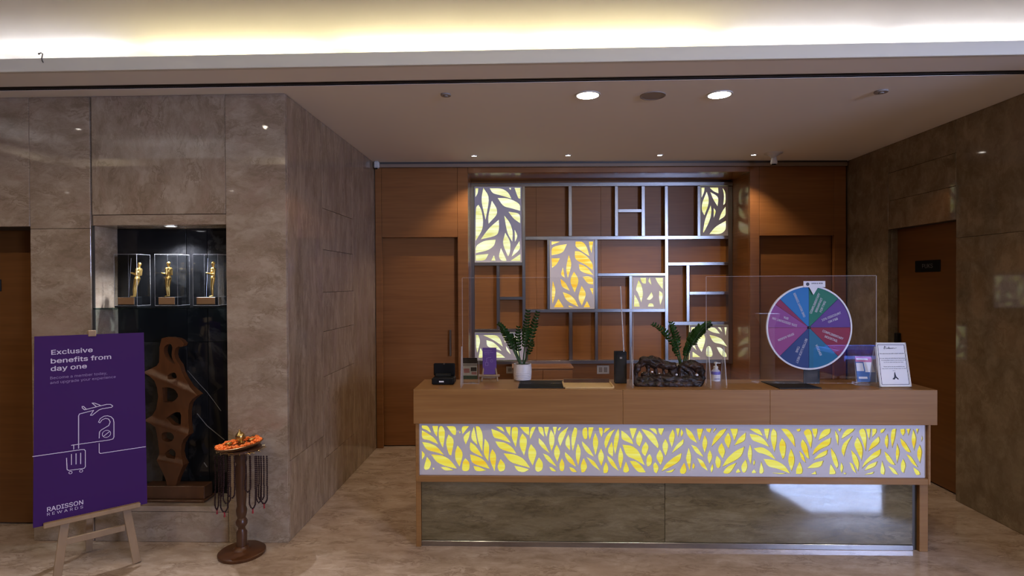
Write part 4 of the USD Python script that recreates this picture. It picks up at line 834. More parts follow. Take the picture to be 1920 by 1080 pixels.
for dx, dy, lab in ((-.05, -.03, 'tiny brass cup left of the oil lamp on the petal tray'), (.075, .015, 'tiny dark brass cup right of the oil lamp on the petal tray')):
    tq = thing('small_cup', lab, 'cup', tuple(TLT[:3, 3] + np.array([dx, dy, 0])))
    obj('body', tilt(lathe([(.010, -.002), (.018, .004), (.021, .016), (.019, .017), (.014, .006)], (dx, dy, .006), 20)), M['brass'], tq, 40); obj('contents', tilt(lathe([(.013, .007), (.014, .010)], (dx, dy, .006), 16)), M['bead'], tq)
# bead necklaces hanging from the hooks: (x left, x right, lowest pixel, depth offset, tassel)
for i, (xa, xb, yb_, dy, tas, lab) in enumerate(((403, 409, 955, .03, 1, 'dark bead necklace hanging at the far left of the stand'), (411, 418, 930, -.06, 0, 'dark bead necklace, second from the left on the stand'), (414, 426, 960, -.10, 1, 'dark bead necklace with a red tassel, third from the left on the stand'),
        (419, 431, 944, -.12, 0, 'dark bead necklace, fourth from the left, close to the pillar'), (429, 439, 934, -.125, 0, 'dark bead necklace just left of the pillar'), (460, 469, 922, -.125, 0, 'short dark bead necklace just right of the pillar'),
        (468, 478, 953, -.11, 1, 'long dark bead necklace right of the pillar'), (481, 489, 942, -.07, 0, 'dark bead necklace, third from the right on the stand'), (485, 494, 938, -.03, 0, 'dark bead necklace, second from the right on the stand'), (489, 500, 944, .02, 1, 'dark bead necklace with red beads at the far right of the stand'))):
    y = 3.50 + dy; a_ = at_y(xa, 856, y); b_ = at_y(xb, 856, y); lo = at_y((xa + xb) / 2, yb_, y)
    hgt = a_[2] - lo[2]; w = (b_[0] - a_[0]) / 2; cx = (a_[0] + b_[0]) / 2
    u = np.linspace(0, 2 * math.pi, 41)[:-1]; N = int(2 * hgt / .011)
    path = []
    for s_ in np.linspace(0, 1, N):
        q = 2 * s_ - 1; x = cx + w * (1.15 if abs(q) < .4 else 1) * np.sign(q) * min(1, abs(q) / .12) ** .6; z = lo[2] + hgt * abs(q) ** 1.12
        path.append((x, y + .004 * math.sin(9 * s_), min(z, ZTOP + .004)))
    t = thing('bead_necklace', lab, 'necklace', (float(cx), float(y), float(lo[2])), 'dark necklaces hanging from the stand')
    beads = [tm(Manifold.sphere(.0056, 6).translate(p)) for p in path[::1]]
    obj('strand', cat([tube(path, .0022, 5)] + beads), M['bead'], t, True)
    obj('clasp', tube([(a_[0], y, ZTOP + .004), (cx, y - .002, ZTOP + .010), (b_[0], y, ZTOP + .004)], .002, 5), M['brass'], t, True)
    if tas: tag(obj('tassel', cat([tm(Manifold.sphere(.007, 8).translate((cx, y, lo[2] - .004))), cyl((cx, y, lo[2] - .03), (cx, y, lo[2] - .006), .006, .003, 8)]), M['bead_red'], t, True), 'red tassel')

# ================================================================== things on the counter
def on_top(px, py): return at_z(px, py, ZT)     # a point of the counter top
E0 = ZT + .0006
def hx_(px, y, py=700): return at_y(px, py, y)[0]
def hz_(py, y, px=1000): return at_y(px, py, y)[2]
# black open case with a card holder
yb = on_top(830, 722)[1]; x0, x1 = hx_(809, yb), hx_(851, yb); D = .11
t = thing('open_case', 'open black presentation case with a small grey insert on the left end of the desk', 'case', ((x0 + x1) / 2, yb + D / 2, E0))
zb = hz_(706, yb + .02, 830); zt_ = hz_(680.5, yb + D, 830)
obj('base', cat([bx(x0, x1, yb, yb + D, E0, zb - .006, .008)]), M['black'], t, 40)
l0, l1 = hx_(814, yb + D), hx_(853.5, yb + D)
obj('lid', bx(l0, l1, yb + D - .022, yb + D, zb - .007, zt_, .006), M['black_matt'], t, 40)
obj('clasp', bx((l0 + l1) / 2 - .006, (l0 + l1) / 2 + .006, yb + D - .026, yb + D - .020, zt_ - .008, zt_ + .003, .001), M['steel'], t)
obj('insert', bx(hx_(816, yb + .05), hx_(845, yb + .05), yb + .055, yb + .085, zb - .0065, zb + .012, .003), M['leather'], t)
obj('label', bx(hx_(823, yb), hx_(832, yb), yb - .0008, yb + .0004, hz_(717, yb, 830), hz_(714, yb, 830)), M['white'], t)
# clear flyer stand
M['flyer_dark'] = plain('flyer_charcoal', (.045, .035, .04), .5); M['flyer_pink'] = plain('flyer_pink', (.55, .25, .28), .5); M['flyer_green'] = plain('flyer_green', (.045, .10, .07), .5); M['flyer_grey'] = plain('flyer_grey', (.42, .38, .40), .5)
yb = on_top(882, 722)[1] + .05; x0, x1 = hx_(868, yb), hx_(895, yb); z0, z1 = hz_(711, yb, 880), hz_(671, yb, 880)
t = thing('flyer_stand', 'clear stand holding a small printed flyer beside the purple card', 'flyer stand', ((x0 + x1) / 2, yb, E0))
obj('holder', cat([bx(x0 - .01, x1 + .01, yb - .004, yb - .001, E0, z1 + .006), bx(x0 - .01, x1 + .01, yb - .004, yb + .05, E0, E0 + .003)]), M['pane'], t)
obj('edging', cat([bx(x0 - .012, x0 - .009, yb - .006, yb, E0, z1 + .006), bx(x1 + .009, x1 + .012, yb - .006, yb, E0, z1 + .006), bx(x0 - .012, x1 + .012, yb - .006, yb - .003, E0, E0 + .004)]), M['edge'], t)
fz = lambda f: z0 + (z1 - z0) * f
obj('flyer', bx(x0, x1, yb, yb + .002, z0, z1), M['white'], t)
for f0, f1, g0_, g1_, mt in ((.74, 1, 0, 1, 'flyer_dark'), (.62, .72, .0, 1, 'flyer_grey'), (.30, .50, .05, .45, 'flyer_pink'), (.22, .34, .6, .95, 'flyer_pink'), (.38, .56, .55, .95, 'flyer_dark'), (0, .17, 0, 1, 'flyer_green')):
    obj('print', bx(x0 + (x1 - x0) * g0_, x0 + (x1 - x0) * g1_, yb - .0006, yb, fz(f0), fz(f1)), M[mt], t)
# purple card on a little easel
yb = on_top(918, 715)[1] + .01; x0, x1 = hx_(905, yb), hx_(931, yb); z0, z1 = hz_(702, yb, 918), hz_(652, yb, 918)
t = thing('small_easel', 'small pale wooden easel holding the purple card on the desk', 'easel', ((x0 + x1) / 2, yb, E0))
obj('ledge', bx(hx_(897, yb), hx_(937, yb), yb - .018, yb + .012, z0 - .014, z0 - .0006, .003), M['wood_pale'], t)
for sx in (-1, 1):
    xm = (x0 + x1) / 2
    a_, b_ = np.array([xm + sx * .055, yb - .012, E0]), np.array([xm + sx * .025, yb + .022, z1 - .03]); obj('leg', cyl(a_, b_, .0065, .0055, 8), M['wood_pale'], t, 40)
obj('rear_leg', cyl((xm, yb + .085, E0), (xm, yb + .024, z1 - .04), .006, .005, 8), M['wood_pale'], t, 40)
obj('front_foot', bx(hx_(902, yb), hx_(932, yb), yb - .006, yb + .006, z0 - .028, z0 - .0142, .003), M['wood_pale'], t)
t = thing('purple_card', 'purple printed card standing on the small easel', 'card', ((x0 + x1) / 2, yb, z0))
obj('card', bx(x0, x1, yb - .002, yb + .002, z0, z1, .0005), M['purple_card'], t)
pr = [facing(lettering('Exclusive', (x1 - x0) * .55, .006, .0004, True), x0 + .01, yb - .0021, z1 - .022), facing(lettering('benefits from', (x1 - x0) * .66, .005, .0004, True), x0 + .01, yb - .0021, z1 - .033), facing(lettering('day one', (x1 - x0) * .4, .005, .0004, True), x0 + .01, yb - .0021, z1 - .044)]
obj('lettering', cat(pr), M['print_soft'], t)
qc = ((x0 + x1) / 2, z0 + (z1 - z0) * .45)
ar = [LineString([(qc[0] - .02, qc[1]), (qc[0] - .02, qc[1] + .03), (qc[0] + .01, qc[1] + .035)]).buffer(.0012), Point(qc[0] + .015, qc[1] + .01).buffer(.009).difference(Point(qc[0] + .015, qc[1] + .01).buffer(.007)), sbox(qc[0] - .028, qc[1] - .022, qc[0] - .010, qc[1]).exterior.buffer(.0011)]
obj('line_drawing', facing(extrude(unary_union(ar), .0004), 0, yb - .0021, 0), M['print_soft'], t)

# plants
def frond(path, n, ll, lw, rr=0, tip=True):
    """arching stem with two rows of glossy leaflets: returns (stem, leaflets)"""
    P = np.array(path, float); u = np.linspace(0, 1, 14)
    c = np.array([(1 - s) ** 2 * P[0] + 2 * s * (1 - s) * P[1] + s * s * P[2] for s in u])
    stem = tube(c, np.linspace(.0062, .0018, 14), 6)
    L = []
    for i in range(n):
        s = .34 + .66 * (i + .5) / n
        p = (1 - s) ** 2 * P[0] + 2 * s * (1 - s) * P[1] + s * s * P[2]; d = 2 * (1 - s) * (P[1] - P[0]) + 2 * s * (P[2] - P[1]); d /= np.linalg.norm(d)
        side = np.cross(d, (0, 1, 0.25)); side /= np.linalg.norm(side)
        for sg_ in (-1, 1):
            k = (1 - .45 * abs(s - .6) / .4) * rng.uniform(.85, 1.1)
            ax = d * .62 + side * sg_ * .78 + np.array([0, rng.uniform(-.35, .25), 0]); ax /= np.linalg.norm(ax)
            nn = np.cross(ax, side * sg_ + np.array([0, .6, 0])); nn /= np.linalg.norm(nn); bb = np.cross(nn, ax)
            l, w = ll * k, lw * k
            pts = [p, p + ax * l * .3 + bb * w, p + ax * l * .7 + bb * w * .8, p + ax * l + nn * -.004, p + ax * l * .7 - bb * w * .8, p + ax * l * .3 - bb * w, p + ax * l * .5 + nn * .004]
            V = np.array(pts); F = np.array([[0, 1, 6], [1, 2, 6], [2, 3, 6], [3, 4, 6], [4, 5, 6], [5, 0, 6]])
            V2 = V - nn * .0012; L.append(trimesh.Trimesh(np.vstack([V, V2]), np.vstack([F, F[:, ::-1] + 7]), process=False))
    return stem, cat(L)
def zz(name, lab, y, base_px, fr, pot):
    bp = at_y(base_px[0], base_px[1], y)
    t = thing(name, lab, 'potted plant', (bp[0], y, E0))
    pot(t, bp, y)
    for tip, midp, n, dy, ll in fr:
        q = at_y(tip[0], tip[1], y + dy); m_ = at_y(midp[0], midp[1], y + dy * .5)
        a_ = bp + np.array([(midp[0] - base_px[0]) * .0006, rng.uniform(-.008, .008), -.004])
        s_, l_ = frond([a_, m_, q], n, ll, .0150)
        fs = obj('frond', s_, M['stem'], t, True)
        obj('leaflets', l_, M['leaf'], fs)
def pot_round(x0, x1, zt, zb_, y, t, mt='ceramic', ribs=True):
    r = (x1 - x0) / 2; h = zt - zb_; pf = [(r * .82, 0), (r * .92, h * .06)]
    for k in range(9):
        f = .1 + .85 * k / 9; rad = r * (.93 + .07 * math.sin(math.pi * f)); pf += [(rad, h * f), (rad * (.975 if ribs else 1), h * (f + .05))]
    pf += [(r * .95, h), (r * .88, h), (r * .86, h * .93)]
    obj('pot', lathe(pf, ((x0 + x1) / 2, y, zb_), 40), M[mt], t, 35); obj('soil', lathe([(r * .855, h * .90), (r * .84, h * .935), (r * .4, h * .96)], ((x0 + x1) / 2, y, zb_), 24), M['soil'], t)
yp = on_top(980, 710)[1] - .065
zz('potted_plant', 'green leafy plant in a ribbed white pot on the left part of the desk', yp, (980, 684),
   [((941, 612), (955, 640), 10, -.04, .042), ((958, 628), (962, 640), 8, .05, .034), ((990, 582), (984, 640), 13, -.02, .040), ((1008, 584), (996, 630), 11, .05, .040), ((972, 612), (968, 650), 9, .02, .036), ((934, 607), (952, 618), 8, .06, .036), ((1000, 640), (992, 655), 6, -.05, .03)],
   lambda t, bp, y: pot_round(hx_(962.5, y), hx_(997, y), hz_(681.5, y, 980), E0, y, t))
# dark leather pad, pale wooden tray
def slab_top(name, lab, cat_, pts, h, m, z=E0, bev=.001):
    P = [on_top(*p) for p in pts]; c_ = np.mean(P, 0)
    t = thing(name, lab, cat_, (c_[0], c_[1], z))
    V = np.array([[p[0], p[1], zz_] for zz_ in (z, z + h) for p in P])
    return t, V, tm(Manifold.hull_points(V))
t, V, m = slab_top('leather_pad', 'flat black leather signing pad on the desk in front of the white pot', 'desk pad', [(971.5, 728), (1060, 728.5), (1055, 715), (975, 715)], .006, None)
obj('pad', m, M['leather'], t); c_ = V.mean(0); obj('border', tm(Manifold.hull_points((V - c_) * [.95, .93, .1] + c_ + [0, 0, .0034])), M['black_matt'], t)
yb = on_top(1100, 729)[1]; x0, x1 = hx_(1059.5, yb), hx_(1149, yb)
t = thing('wooden_tray', 'shallow pale wooden document tray beside the black pad', 'tray', ((x0 + x1) / 2, yb + .08, E0))
obj('floor_board', bx(x0, x1, yb, yb + .165, E0, E0 + .010, .001), M['wood_tray'], t); obj('back_rim', bx(x0, x1, yb + .165, yb + .175, E0, E0 + .034, .001), M['wood_dark'], t)
obj('side_rim', bx(x0 - .010, x0, yb + .01, yb + .175, E0, E0 + .016, .001), M['wood_tray'], t); obj('side_rim', bx(x1, x1 + .010, yb + .01, yb + .175, E0, E0 + .016, .001), M['wood_tray'], t)
# black holder with beaded rod
yb = on_top(1164, 722)[1] + .06; x0, x1 = hx_(1153.5, yb), hx_(1175, yb); z1 = hz_(660, yb, 1164); w = .004
t = thing('black_holder', 'tall narrow black box holder at the middle of the desk', 'holder', ((x0 + x1) / 2, yb + .03, E0))
obj('body', cat([bx(x0, x1, yb, yb + w, E0, z1), bx(x0, x1, yb + .06 - w, yb + .06, E0, z1), bx(x0, x0 + w, yb + w, yb + .06 - w, E0, z1), bx(x1 - w, x1, yb + w, yb + .06 - w, E0, z1), bx(x0, x1, yb, yb + .06, E0, E0 + .004)]), M['black'], t)
obj('front_panel', bx(x0 + .008, x1 - .008, yb - .0012, yb, E0 + .02, z1 - .02, .0004), M['leather'], t)
obj('emblem', bx((x0 + x1) / 2 - .008, (x0 + x1) / 2 + .008, yb - .002, yb - .0011, z1 - .045, z1 - .033, .0005), M['grey_plastic'], t)
r0_, r1_ = at_y(1170, 668, yb + .02), at_y(1163.5, 538, yb + .02)
r0_ = r0_ + (r0_ - r1_) / np.linalg.norm(r0_ - r1_) * .06
t = thing('beaded_rod', 'thin leaning rod of white beads standing in the black holder', 'rod', tuple(r0_))
obj('rod', cyl(r0_, r1_, .0016, n=6), M['steel'], t)
nb_ = 62; obj('beads', cat([tm(Manifold.sphere(.0046, 8).translate(tuple(r0_ + (r1_ - r0_) * k / nb_))) for k in range(nb_ + 1)]), M['white'], t, True)

# driftwood with a small plant behind it
yd = on_top(1250, 726)[1] + .055
W = lambda x, y, dy=0.0: np.array([*at_y(1170 + x / 9.6, 640 + y / 9.6, yd + dy)])
B = []
def br(pts, rs, dys=None):
    for i in range(len(pts) - 1): B.append((W(*pts[i], (dys or [0] * 9)[i]), rs[i], W(*pts[i + 1], (dys or [0] * 9)[i + 1]), rs[i + 1]))
br([(235, 720), (450, 700), (700, 690), (950, 700), (1180, 700), (1360, 710)], [.030, .038, .041, .040, .040, .032])
br([(240, 770), (600, 770), (1000, 770), (1350, 775)], [.018, .020, .020, .018], [-.02, -.03, -.03, -.02]); br([(240, 770), (600, 770), (1000, 770), (1350, 775)], [.018, .020, .020, .018], [.03, .035, .035, .03])
br([(215, 690), (210, 560), (265, 440), (350, 350), (470, 350), (560, 400)], [.020, .017, .020, .026, .030, .032]); br([(470, 340), (600, 370), (690, 420), (800, 440), (890, 450)], [.028, .032, .031, .030, .026])
for p_, q_, r_ in (((425, 440), (430, 640), .013), ((560, 450), (580, 640), .011), ((705, 470), (720, 640), .010), ((845, 460), (880, 650), .022), ((1010, 470), (1010, 660), .022), ((330, 600), (420, 560), .010), ((930, 470), (905, 600), .012)): br([p_, q_], [r_, r_ * 1.25])
br([(1010, 480), (1090, 430), (1200, 420), (1310, 460), (1385, 540), (1400, 660)], [.020, .026, .030, .031, .024, .020]); br([(1100, 480), (1180, 560), (1230, 660)], [.024, .026, .026]); br([(1040, 560), (1140, 620)], [.022, .024])
br([(1200, 480), (1210, 640)], [.028, .028], [.02, .02])
dw = blob(B, edge=.007, smooth=2)
nz = meshkit.fbm(dw.vertices * 38, 4, 5)[:, None] - .5
dw.vertices = dw.vertices + dw.vertex_normals * nz * .027
dw.vertices[:, 2] = np.maximum(dw.vertices[:, 2], E0)
t = thing('driftwood', 'dark gnarled driftwood piece with holes at the middle of the desk', 'driftwood', (float(dw.centroid[0]), yd, E0))
obj('wood_body', dw, M['driftwood'], t, True)
pe = []
for x, y, r in ((340, 545, .006), (1085, 475, .006), (1130, 530, .007), (1310, 580, .010), (945, 575, .010), (640, 560, .007), (505, 525, .007)):
    s_ = trimesh.creation.icosphere(1, r); s_.apply_scale((1.2, 1, .9)); s_.apply_translation(W(x, y + 25, .0)); pe.append(s_)
tag(obj('pebbles', cat(pe), M['ceramic'], t, True), 'pale pebbles set in the hollows')
yq = yd + .105
def pot_small(t, bp, y):
    x0, x1 = hx_(1264, y), hx_(1292, y); pot_round(x0, x1, hz_(682, y, 1278), E0, y, t, 'ceramic', False)
zz('potted_plant', 'green leafy plant in a small white pot behind the driftwood', yq, (1279, 686),
   [((1223, 607), (1262, 622), 11, -.02, .036), ((1258, 604), (1272, 640), 11, .03, .038), ((1332, 606), (1300, 622), 15, -.03, .046), ((1312, 612), (1288, 640), 12, .05, .044), ((1262, 640), (1268, 660), 7, -.05, .030), ((1292, 645), (1286, 660), 6, -.02, .032)], pot_small)
# sanitiser bottle
yb = on_top(1342, 716)[1] + .045; xc = hx_(1342, yb); rb = (hx_(1350.5, yb) - hx_(1333.5, yb)) / 2; zl = lambda p: hz_(p, yb, 1342)
t = thing('sanitiser_bottle', 'small pump bottle with a violet label beside the driftwood', 'bottle', (xc, yb, E0))
obj('bottle', lathe([(rb * .9, E0), (rb, E0 + .006), (rb, zl(697)), (rb * .8, zl(694)), (rb * .45, zl(692)), (rb * .42, zl(689))], (xc, yb, 0), 28), M['liquid'], t, 40)
obj('label', lathe([(rb * 1.01, zl(716)), (rb * 1.012, zl(715.5)), (rb * 1.012, zl(702)), (rb * 1.01, zl(701.5))], (xc, yb, 0), 28), M['white'], t, 40)
obj('label_band', lathe([(rb * 1.014, zl(701.5)), (rb * 1.02, zl(701)), (rb * 1.02, zl(696.5)), (rb * 1.0, zl(696))], (xc, yb, 0), 28), M['blue_label'], t, 40)
obj('label_print', facing(lettering('SANITIZER', rb * 1.1, .006, .001, True), xc - rb * .55, yb - rb * 1.03, zl(710)), M['blue_label'], t)
obj('pump', cat([lathe([(rb * .5, zl(692)), (rb * .5, zl(687)), (rb * .22, zl(686)), (rb * .2, zl(682)), (rb * .4, zl(681.5)), (rb * .36, zl(679))], (xc, yb, 0), 20), cyl((xc, yb, zl(680.3)), (xc + rb * 1.0, yb - .006, zl(681)), .0035, .003, 10)]), M['white_plastic'], t, 40)

# acrylic screens with their feet
YSC = on_top(1000, 728)[1] + .055
def screen(x0p, x1p, lab, feet):
    x0, x1 = hx_(x0p, YSC), hx_(x1p, YSC); z1 = hz_(520.5, YSC)
    t = thing('acrylic_screen', lab, 'acrylic screen', ((x0 + x1) / 2, YSC, E0), 'acrylic counter screens')
    obj('sheet', bx(x0, x1, YSC, YSC + .004, E0 + .022, z1), M['pane'], t)
    obj('edging', cat([bx(x0, x1, YSC, YSC + .004, z1, z1 + .0022), bx(x0 - .003, x0, YSC, YSC + .004, E0 + .022, z1), bx(x1, x1 + .003, YSC, YSC + .004, E0 + .022, z1)]), M['edge'], t)
    for f in feet:
        xf = hx_(f, YSC); zt_ = hz_(650, YSC, f)
        sh = Polygon([(-.055, 0), (.060, 0), (.060, .018), (.006, zt_ - E0), (-.003, zt_ - E0), (-.055, .018)])
        m = place(extrude(sh, .005), (xf - .0025, YSC, E0), (0, 1, 0), (0, 0, 1), (1, 0, 0)); obj('foot', m, M['foot_clear'], t)
        rim = unary_union([LineString([(-.055, .018), (-.003, zt_ - E0)]).buffer(.0009), LineString([(.060, .018), (.006, zt_ - E0)]).buffer(.0009)])
        obj('foot_edge', place(extrude(rim, .006), (xf - .003, YSC, E0), (0, 1, 0), (0, 0, 1), (1, 0, 0)), M['edge'], t)
screen(868, 1187, 'clear acrylic counter screen on the left, in front of the white pot and black holder', (866, 1184))
screen(1325, 1643, 'clear acrylic counter screen on the right, in front of the prize wheel', (1328, 1357, 1640))

# prize wheel
yw = YSC + .10
WC = at_y(1516, 614, yw); WR = hx_(1596.5, yw, 614) - WC[0]
t = thing('prize_wheel', 'round colourful prize wheel with white rim on a black stand on the desk', 'prize wheel', (WC[0], yw, E0))
yf_, ybk = on_top(1480, 729.5)[1], on_top(1480, 716)[1]
bpts = [(1462, 729.5), (1541, 729), (1497, 716), (1427, 716)]
P = [on_top(*p) for p in bpts]; obj('stand_base', tm(Manifold.hull_points(np.array([[p[0], p[1], z] for z in (E0, E0 + .005) for p in P]))), M['black'], t)
sx0, sx1 = hx_(1507, yw), hx_(1537, yw); stz = hz_(688, yw, 1520)
sh = sbox(sx0, E0 + .003, sx1 - .02, stz).union(sbox(sx0, E0 + .003, sx1, stz - .02)).union(Point(sx1 - .02, stz - .02).buffer(.02))
obj('stand_plate', facing(extrude(sh, .006), 0, yw + .006, 0), M['black'], t)
obj('stand_back', bx(sx0 + .02, sx0 + .07, yw + .006, yw + .012, E0 + .003, WC[2] + .02, .001), M['black'], t)
obj('axle', cyl((WC[0], yw - .016, WC[2]), (WC[0], yw + .012, WC[2]), .009, n=18), M['black'], t, 40)
WCOL = [('wheel_green', (.010, .17, .105), 90, 45), ('wheel_purple', (.11, .04, .24), 45, 0), ('wheel_red', (.26, .018, .05), 0, -45), ('wheel_teal', (.015, .14, .26), -45, -90), ('wheel_navy', (.025, .055, .19), -90, -135), ('wheel_magenta', (.30, .06, .22), -135, -180), ('wheel_violet', (.26, .06, .26), 180, 145), ('wheel_crimson', (.25, .02, .09), 145, 135), ('wheel_blue', (.015, .17, .46), 135, 90)]
for nm, c_, a0, a1 in WCOL:
    M[nm] = plain(nm, tuple(.95 * q for q in c_), .55, specular_ior_level=.2)
    aa = np.radians(np.linspace(a0 - .25, a1 + .25, 16)); sh = Polygon([(0.002 * math.cos(math.radians((a0 + a1) / 2)), .002 * math.sin(math.radians((a0 + a1) / 2)))] + [(WR * .965 * math.cos(q), WR * .965 * math.sin(q)) for q in aa])
    obj('segment', facing(extrude(sh, .006), WC[0], yw, WC[2]), M[nm], t)
rg = Point(0, 0).buffer(WR, 48).difference(Point(0, 0).buffer(WR * .962, 48))
obj('rim', facing(extrude(rg, .012), WC[0], yw + .002, WC[2]), M['white'], t)
M['wheel_text'] = plain('wheel_lettering', (.50, .48, .52), .6)
TX = [(67, ['COMPLIMENTARY', 'BREAKFAST', 'FOR TWO']), (22, ['10% DISCOUNT', 'ON F&B']), (-22, ['COMPLIMENTARY', 'MOCKTAIL']), (-67, ['VOUCHER']), (-112, ['BETTER LUCK NEXT', 'TIME']), (-157, ['SPIN AGAIN']), (162, ['10% DISCOUNT ON', 'SPA']), (113, ['ONE NIGHT DINNER'])]
for ang, rows in TX:
    parts = []
    for i, rw in enumerate(rows):
        wd = WR * .60 * len(rw) / 15.0
        m = lettering(rw, min(wd, WR * .62), WR * .055, .0006, True); m.apply_translation((-min(wd, WR * .62) / 2 , -WR * .03 - (i - (len(rows) - 1) / 2) * WR * .10, 0)); parts.append(m)
    m = cat(parts)
    flip = math.pi if ang in (-67, -22, 22, 67) and False else 0
    m.apply_translation((WR * .58, 0, 0)); m.apply_transform(trimesh.transformations.rotation_matrix(math.radians(ang), (0, 0, 1)))
    obj('lettering', facing(m, WC[0], yw - .0061, WC[2]), M['wheel_text'], t)
hx0, hx1, hz0_, hz1_ = hx_(1504.5, yw, 530), hx_(1545, yw, 530), hz_(538.5, yw, 1523), hz_(527, yw, 1523)
px_ = hx_(1523, yw, 545)
sh = sbox(hx0, hz0_, hx1, hz1_).union(Polygon([(hx_(1515, yw, 540), hz0_ + .002), (hx_(1532, yw, 540), hz0_ + .002), (px_, hz_(553, yw, 1523))]))
obj('pointer', facing(extrude(sh, .003), 0, yw - .013, 0), M['white'], t)
obj('pointer_bracket', bx(px_ - .012, px_ + .012, yw - .013, yw + .009, hz1_ - .012, hz1_ - .006, .001), M['white'], t)
lg = [facing(extrude(Point(hx0 + .026, (hz0_ + hz1_) / 2).buffer(.011), .0006), 0, yw - .0161, 0), facing(lettering('SPIN & WIN', (hx1 - hx0) * .52, (hz1_ - hz0_) * .22, .0006, True), hx0 + (hx1 - hx0) * .36, yw - .0161, hz0_ + (hz1_ - hz0_) * .52)]
obj('pointer_print', cat(lg), M['ink'], t)

# pink and blue card in a clear stand
M['card_pink'] = plain('card_pink', (.50, .10, .20), .5); M['card_blue'] = plain('card_blue', (.015, .09, .32), .5)
yb = YSC + .045
C4 = [at_y(1603, 668, yb + .035), at_y(1633, 669, yb + .035), at_y(1648, 716, yb), at_y(1608, 716, yb)]
c0_ = C4[3]; ex = (C4[2] - C4[3]); ey = (C4[0] - C4[3]); sk = (C4[1] - C4[0]) - ex
t = thing('clear_card_stand', 'clear stand with a pink headed blue card left of the white framed notice', 'card stand', (float(c0_[0]) + .05, yb, E0))
def quadp(f0, f1, g0_, g1_, d, th_=.0006):
    pt = lambda f, g: c0_ + ex * f * (1 + 0) + ey * g + sk * f * g
    n_ = np.cross(ex, ey); n_ /= np.linalg.norm(n_)
    q = np.array([pt(f0, g0_), pt(f1, g0_), pt(f1, g1_), pt(f0, g1_)]); return tm(Manifold.hull_points(np.vstack([q + n_ * d, q + n_ * (d + th_)])))
obj('card', quadp(0, 1, 0, 1, -.002, .002), M['card_blue'], t)
obj('header', quadp(0, 1, .78, 1, .0001), M['card_pink'], t); obj('square', quadp(.02, .40, .42, .74, .0001), M['white'], t); obj('square', quadp(.46, .96, .38, .78, .0001), M['white'], t)
obj('print', quadp(.06, .75, .86, .93, .0008, .0004), M['white'], t); obj('print', quadp(.08, .5, .12, .20, .0001), M['white'], t)
obj('holder', cat([quadp(-.04, 1.04, -.02, 1.02, -.0055, .002)]), M['pane'], t)
obj('holder_foot', bx(c0_[0] - .005, c0_[0] + .135, yb - .01, yb + .06, E0, c0_[2] - .004, .002), M['pane'], t)
# framed notice, leaning back
yb = on_top(1680, 727)[1] + .004
F4 = [at_y(1641.5, 643.5, yb + .11), at_y(1697.5, 643.5, yb + .11), at_y(1709, 726, yb), at_y(1650.5, 726.5, yb)]
c0_ = F4[3]; ex = (F4[2] - F4[3]); ey = (F4[0] - F4[3]); sk = (F4[1] - F4[0]) - ex
c0_[2] = max(c0_[2], E0 + .004)
t = thing('framed_notice', 'white framed notice with handwritten heading leaning at the right end of the desk', 'framed notice', (float((F4[2] + F4[3])[0] / 2), yb, E0))
obj('panel', quadp(0, 1, 0, 1, -.006, .006), M['white'], t)
def frame_rect(f0, f1, g0_, g1_, w, d=.0001, th_=.0006):
    return cat([quadp(f0, f1, g0_, g0_ + w, d, th_), quadp(f0, f1, g1_ - w, g1_, d, th_), quadp(f0, f0 + w * 1.4, g0_, g1_, d, th_), quadp(f1 - w * 1.4, f1, g0_, g1_, d, th_)])
obj('border', frame_rect(.055, .945, .045, .955, .010), M['ink'], t)
obj('frame_edge', frame_rect(0, 1, 0, 1, .022, .0001, .003), M['white_plastic'], t)
L_ = np.linalg.norm(ex); Hh = np.linalg.norm(ey); uex = ex / L_; uey = ey / Hh; nn_ = np.cross(uex, uey)
def inked(mesh, f, g): return place(mesh, c0_ + ex * f + ey * g + sk * f * g + nn_ * .0002, uex, uey)
ink = []
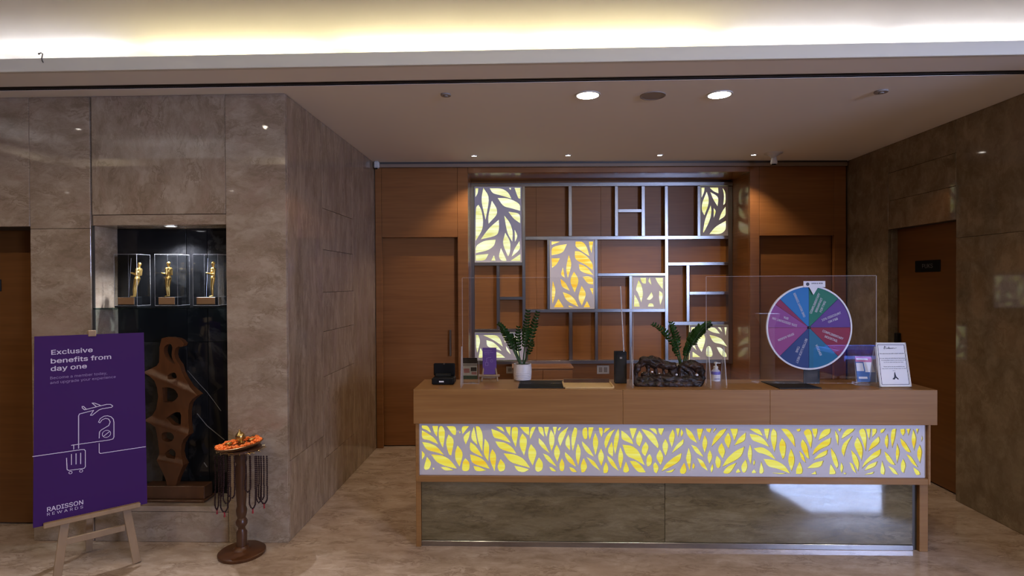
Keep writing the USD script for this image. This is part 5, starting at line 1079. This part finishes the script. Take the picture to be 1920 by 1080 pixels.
# script heading, drawn as one pen stroke
sc_ = [(0, .2), (.06, 1.0), (.02, .0), (.07, .95), (.14, .9), (.15, .6), (.08, .5), (.16, .1), (.22, .35), (.26, .45), (.24, .15), (.30, .2), (.33, .4), (.36, .15), (.40, .8), (.39, .15), (.44, .4), (.46, .15), (.50, .4), (.52, .15), (.57, .35), (.59, .15), (.63, .4), (.66, .4), (.68, .15), (.74, .35), (.78, .4), (.80, .2), (1.0, .38)]
ink.append(inked(extrude(LineString([(x * L_ * .42, z * .022) for x, z in sc_]).buffer(.0010), .0004), .26, .845))
for g, f0, f1, txt in ((.735, .10, .90, 'We welcome you with a warm namaste'), (.63, .09, .91, 'For your safety and well being we have moved'), (.585, .13, .92, 'to contactless check in and check out at'), (.54, .20, .84, 'our front desk during your stay'), (.44, .18, .86, 'Please ask us for any assistance you'), (.395, .12, .90, 'may need, we are always here to help'), (.35, .46, .54, 'you')):
    ink.append(inked(lettering(txt, L_ * (f1 - f0), .0052, .0004, g == .735), f0, g))
ink.append(inked(extrude(Polygon([(0, 0), (.012, .012), (.016, .040), (.020, .048), (.022, .036), (.026, .016), (.040, .0), (.034, -.004), (.022, .008), (.012, -.004)]), .0004), .42, .17))
obj('ink', cat(ink), M['ink'], t)
obj('foot', bx(c0_[0] + .005, c0_[0] + L_ * .95, yb - .002, yb + .05, E0, E0 + .0045, .002), M['wood_pale'], t)
obj('prop', bx(c0_[0] + L_ * .4, c0_[0] + L_ * .6, yb + .05, yb + .14, E0, E0 + .006, .002), M['white_plastic'], t)

# ================================================================== lobby things behind the camera, mirrored in the acrylic screen
t = thing('pedestal', 'white stone pedestal in the lobby behind the camera, mirrored in the right screen', 'pedestal', (3.75, -1.75, 0))
c = (3.75, -1.75, 0)
obj('base', bx(3.55, 3.95, -1.95, -1.55, 0, .10, .01), M['white_stone'], t); obj('shaft', lathe([(.12, .10), (.11, .2), (.105, 1.0), (.13, 1.08), (.18, 1.16), (.18, 1.2)], c, 32), M['white_stone'], t, 40)
t = thing('blue_sofa', 'blue upholstered sofa in the lobby behind the camera, mirrored in the right screen', 'sofa', (5.7, -2.4, 0))
obj('seat', bx(5.15, 6.3, -2.7, -2.1, .14, .42, .05), M['sofa_blue'], t); obj('backrest', bx(5.15, 6.3, -2.9, -2.66, .14, .58, .06), M['sofa_blue'], t)
obj('armrest', bx(5.0, 5.16, -2.88, -2.1, .14, .56, .05), M['sofa_blue'], t); obj('armrest', bx(6.29, 6.45, -2.88, -2.1, .14, .56, .05), M['sofa_blue'], t)
for x, y in ((5.08, -2.18), (6.37, -2.18), (5.08, -2.8), (6.37, -2.8)): obj('leg', cyl((x, y, 0), (x, y, .145), .022, n=12), M['black'], t, 40)
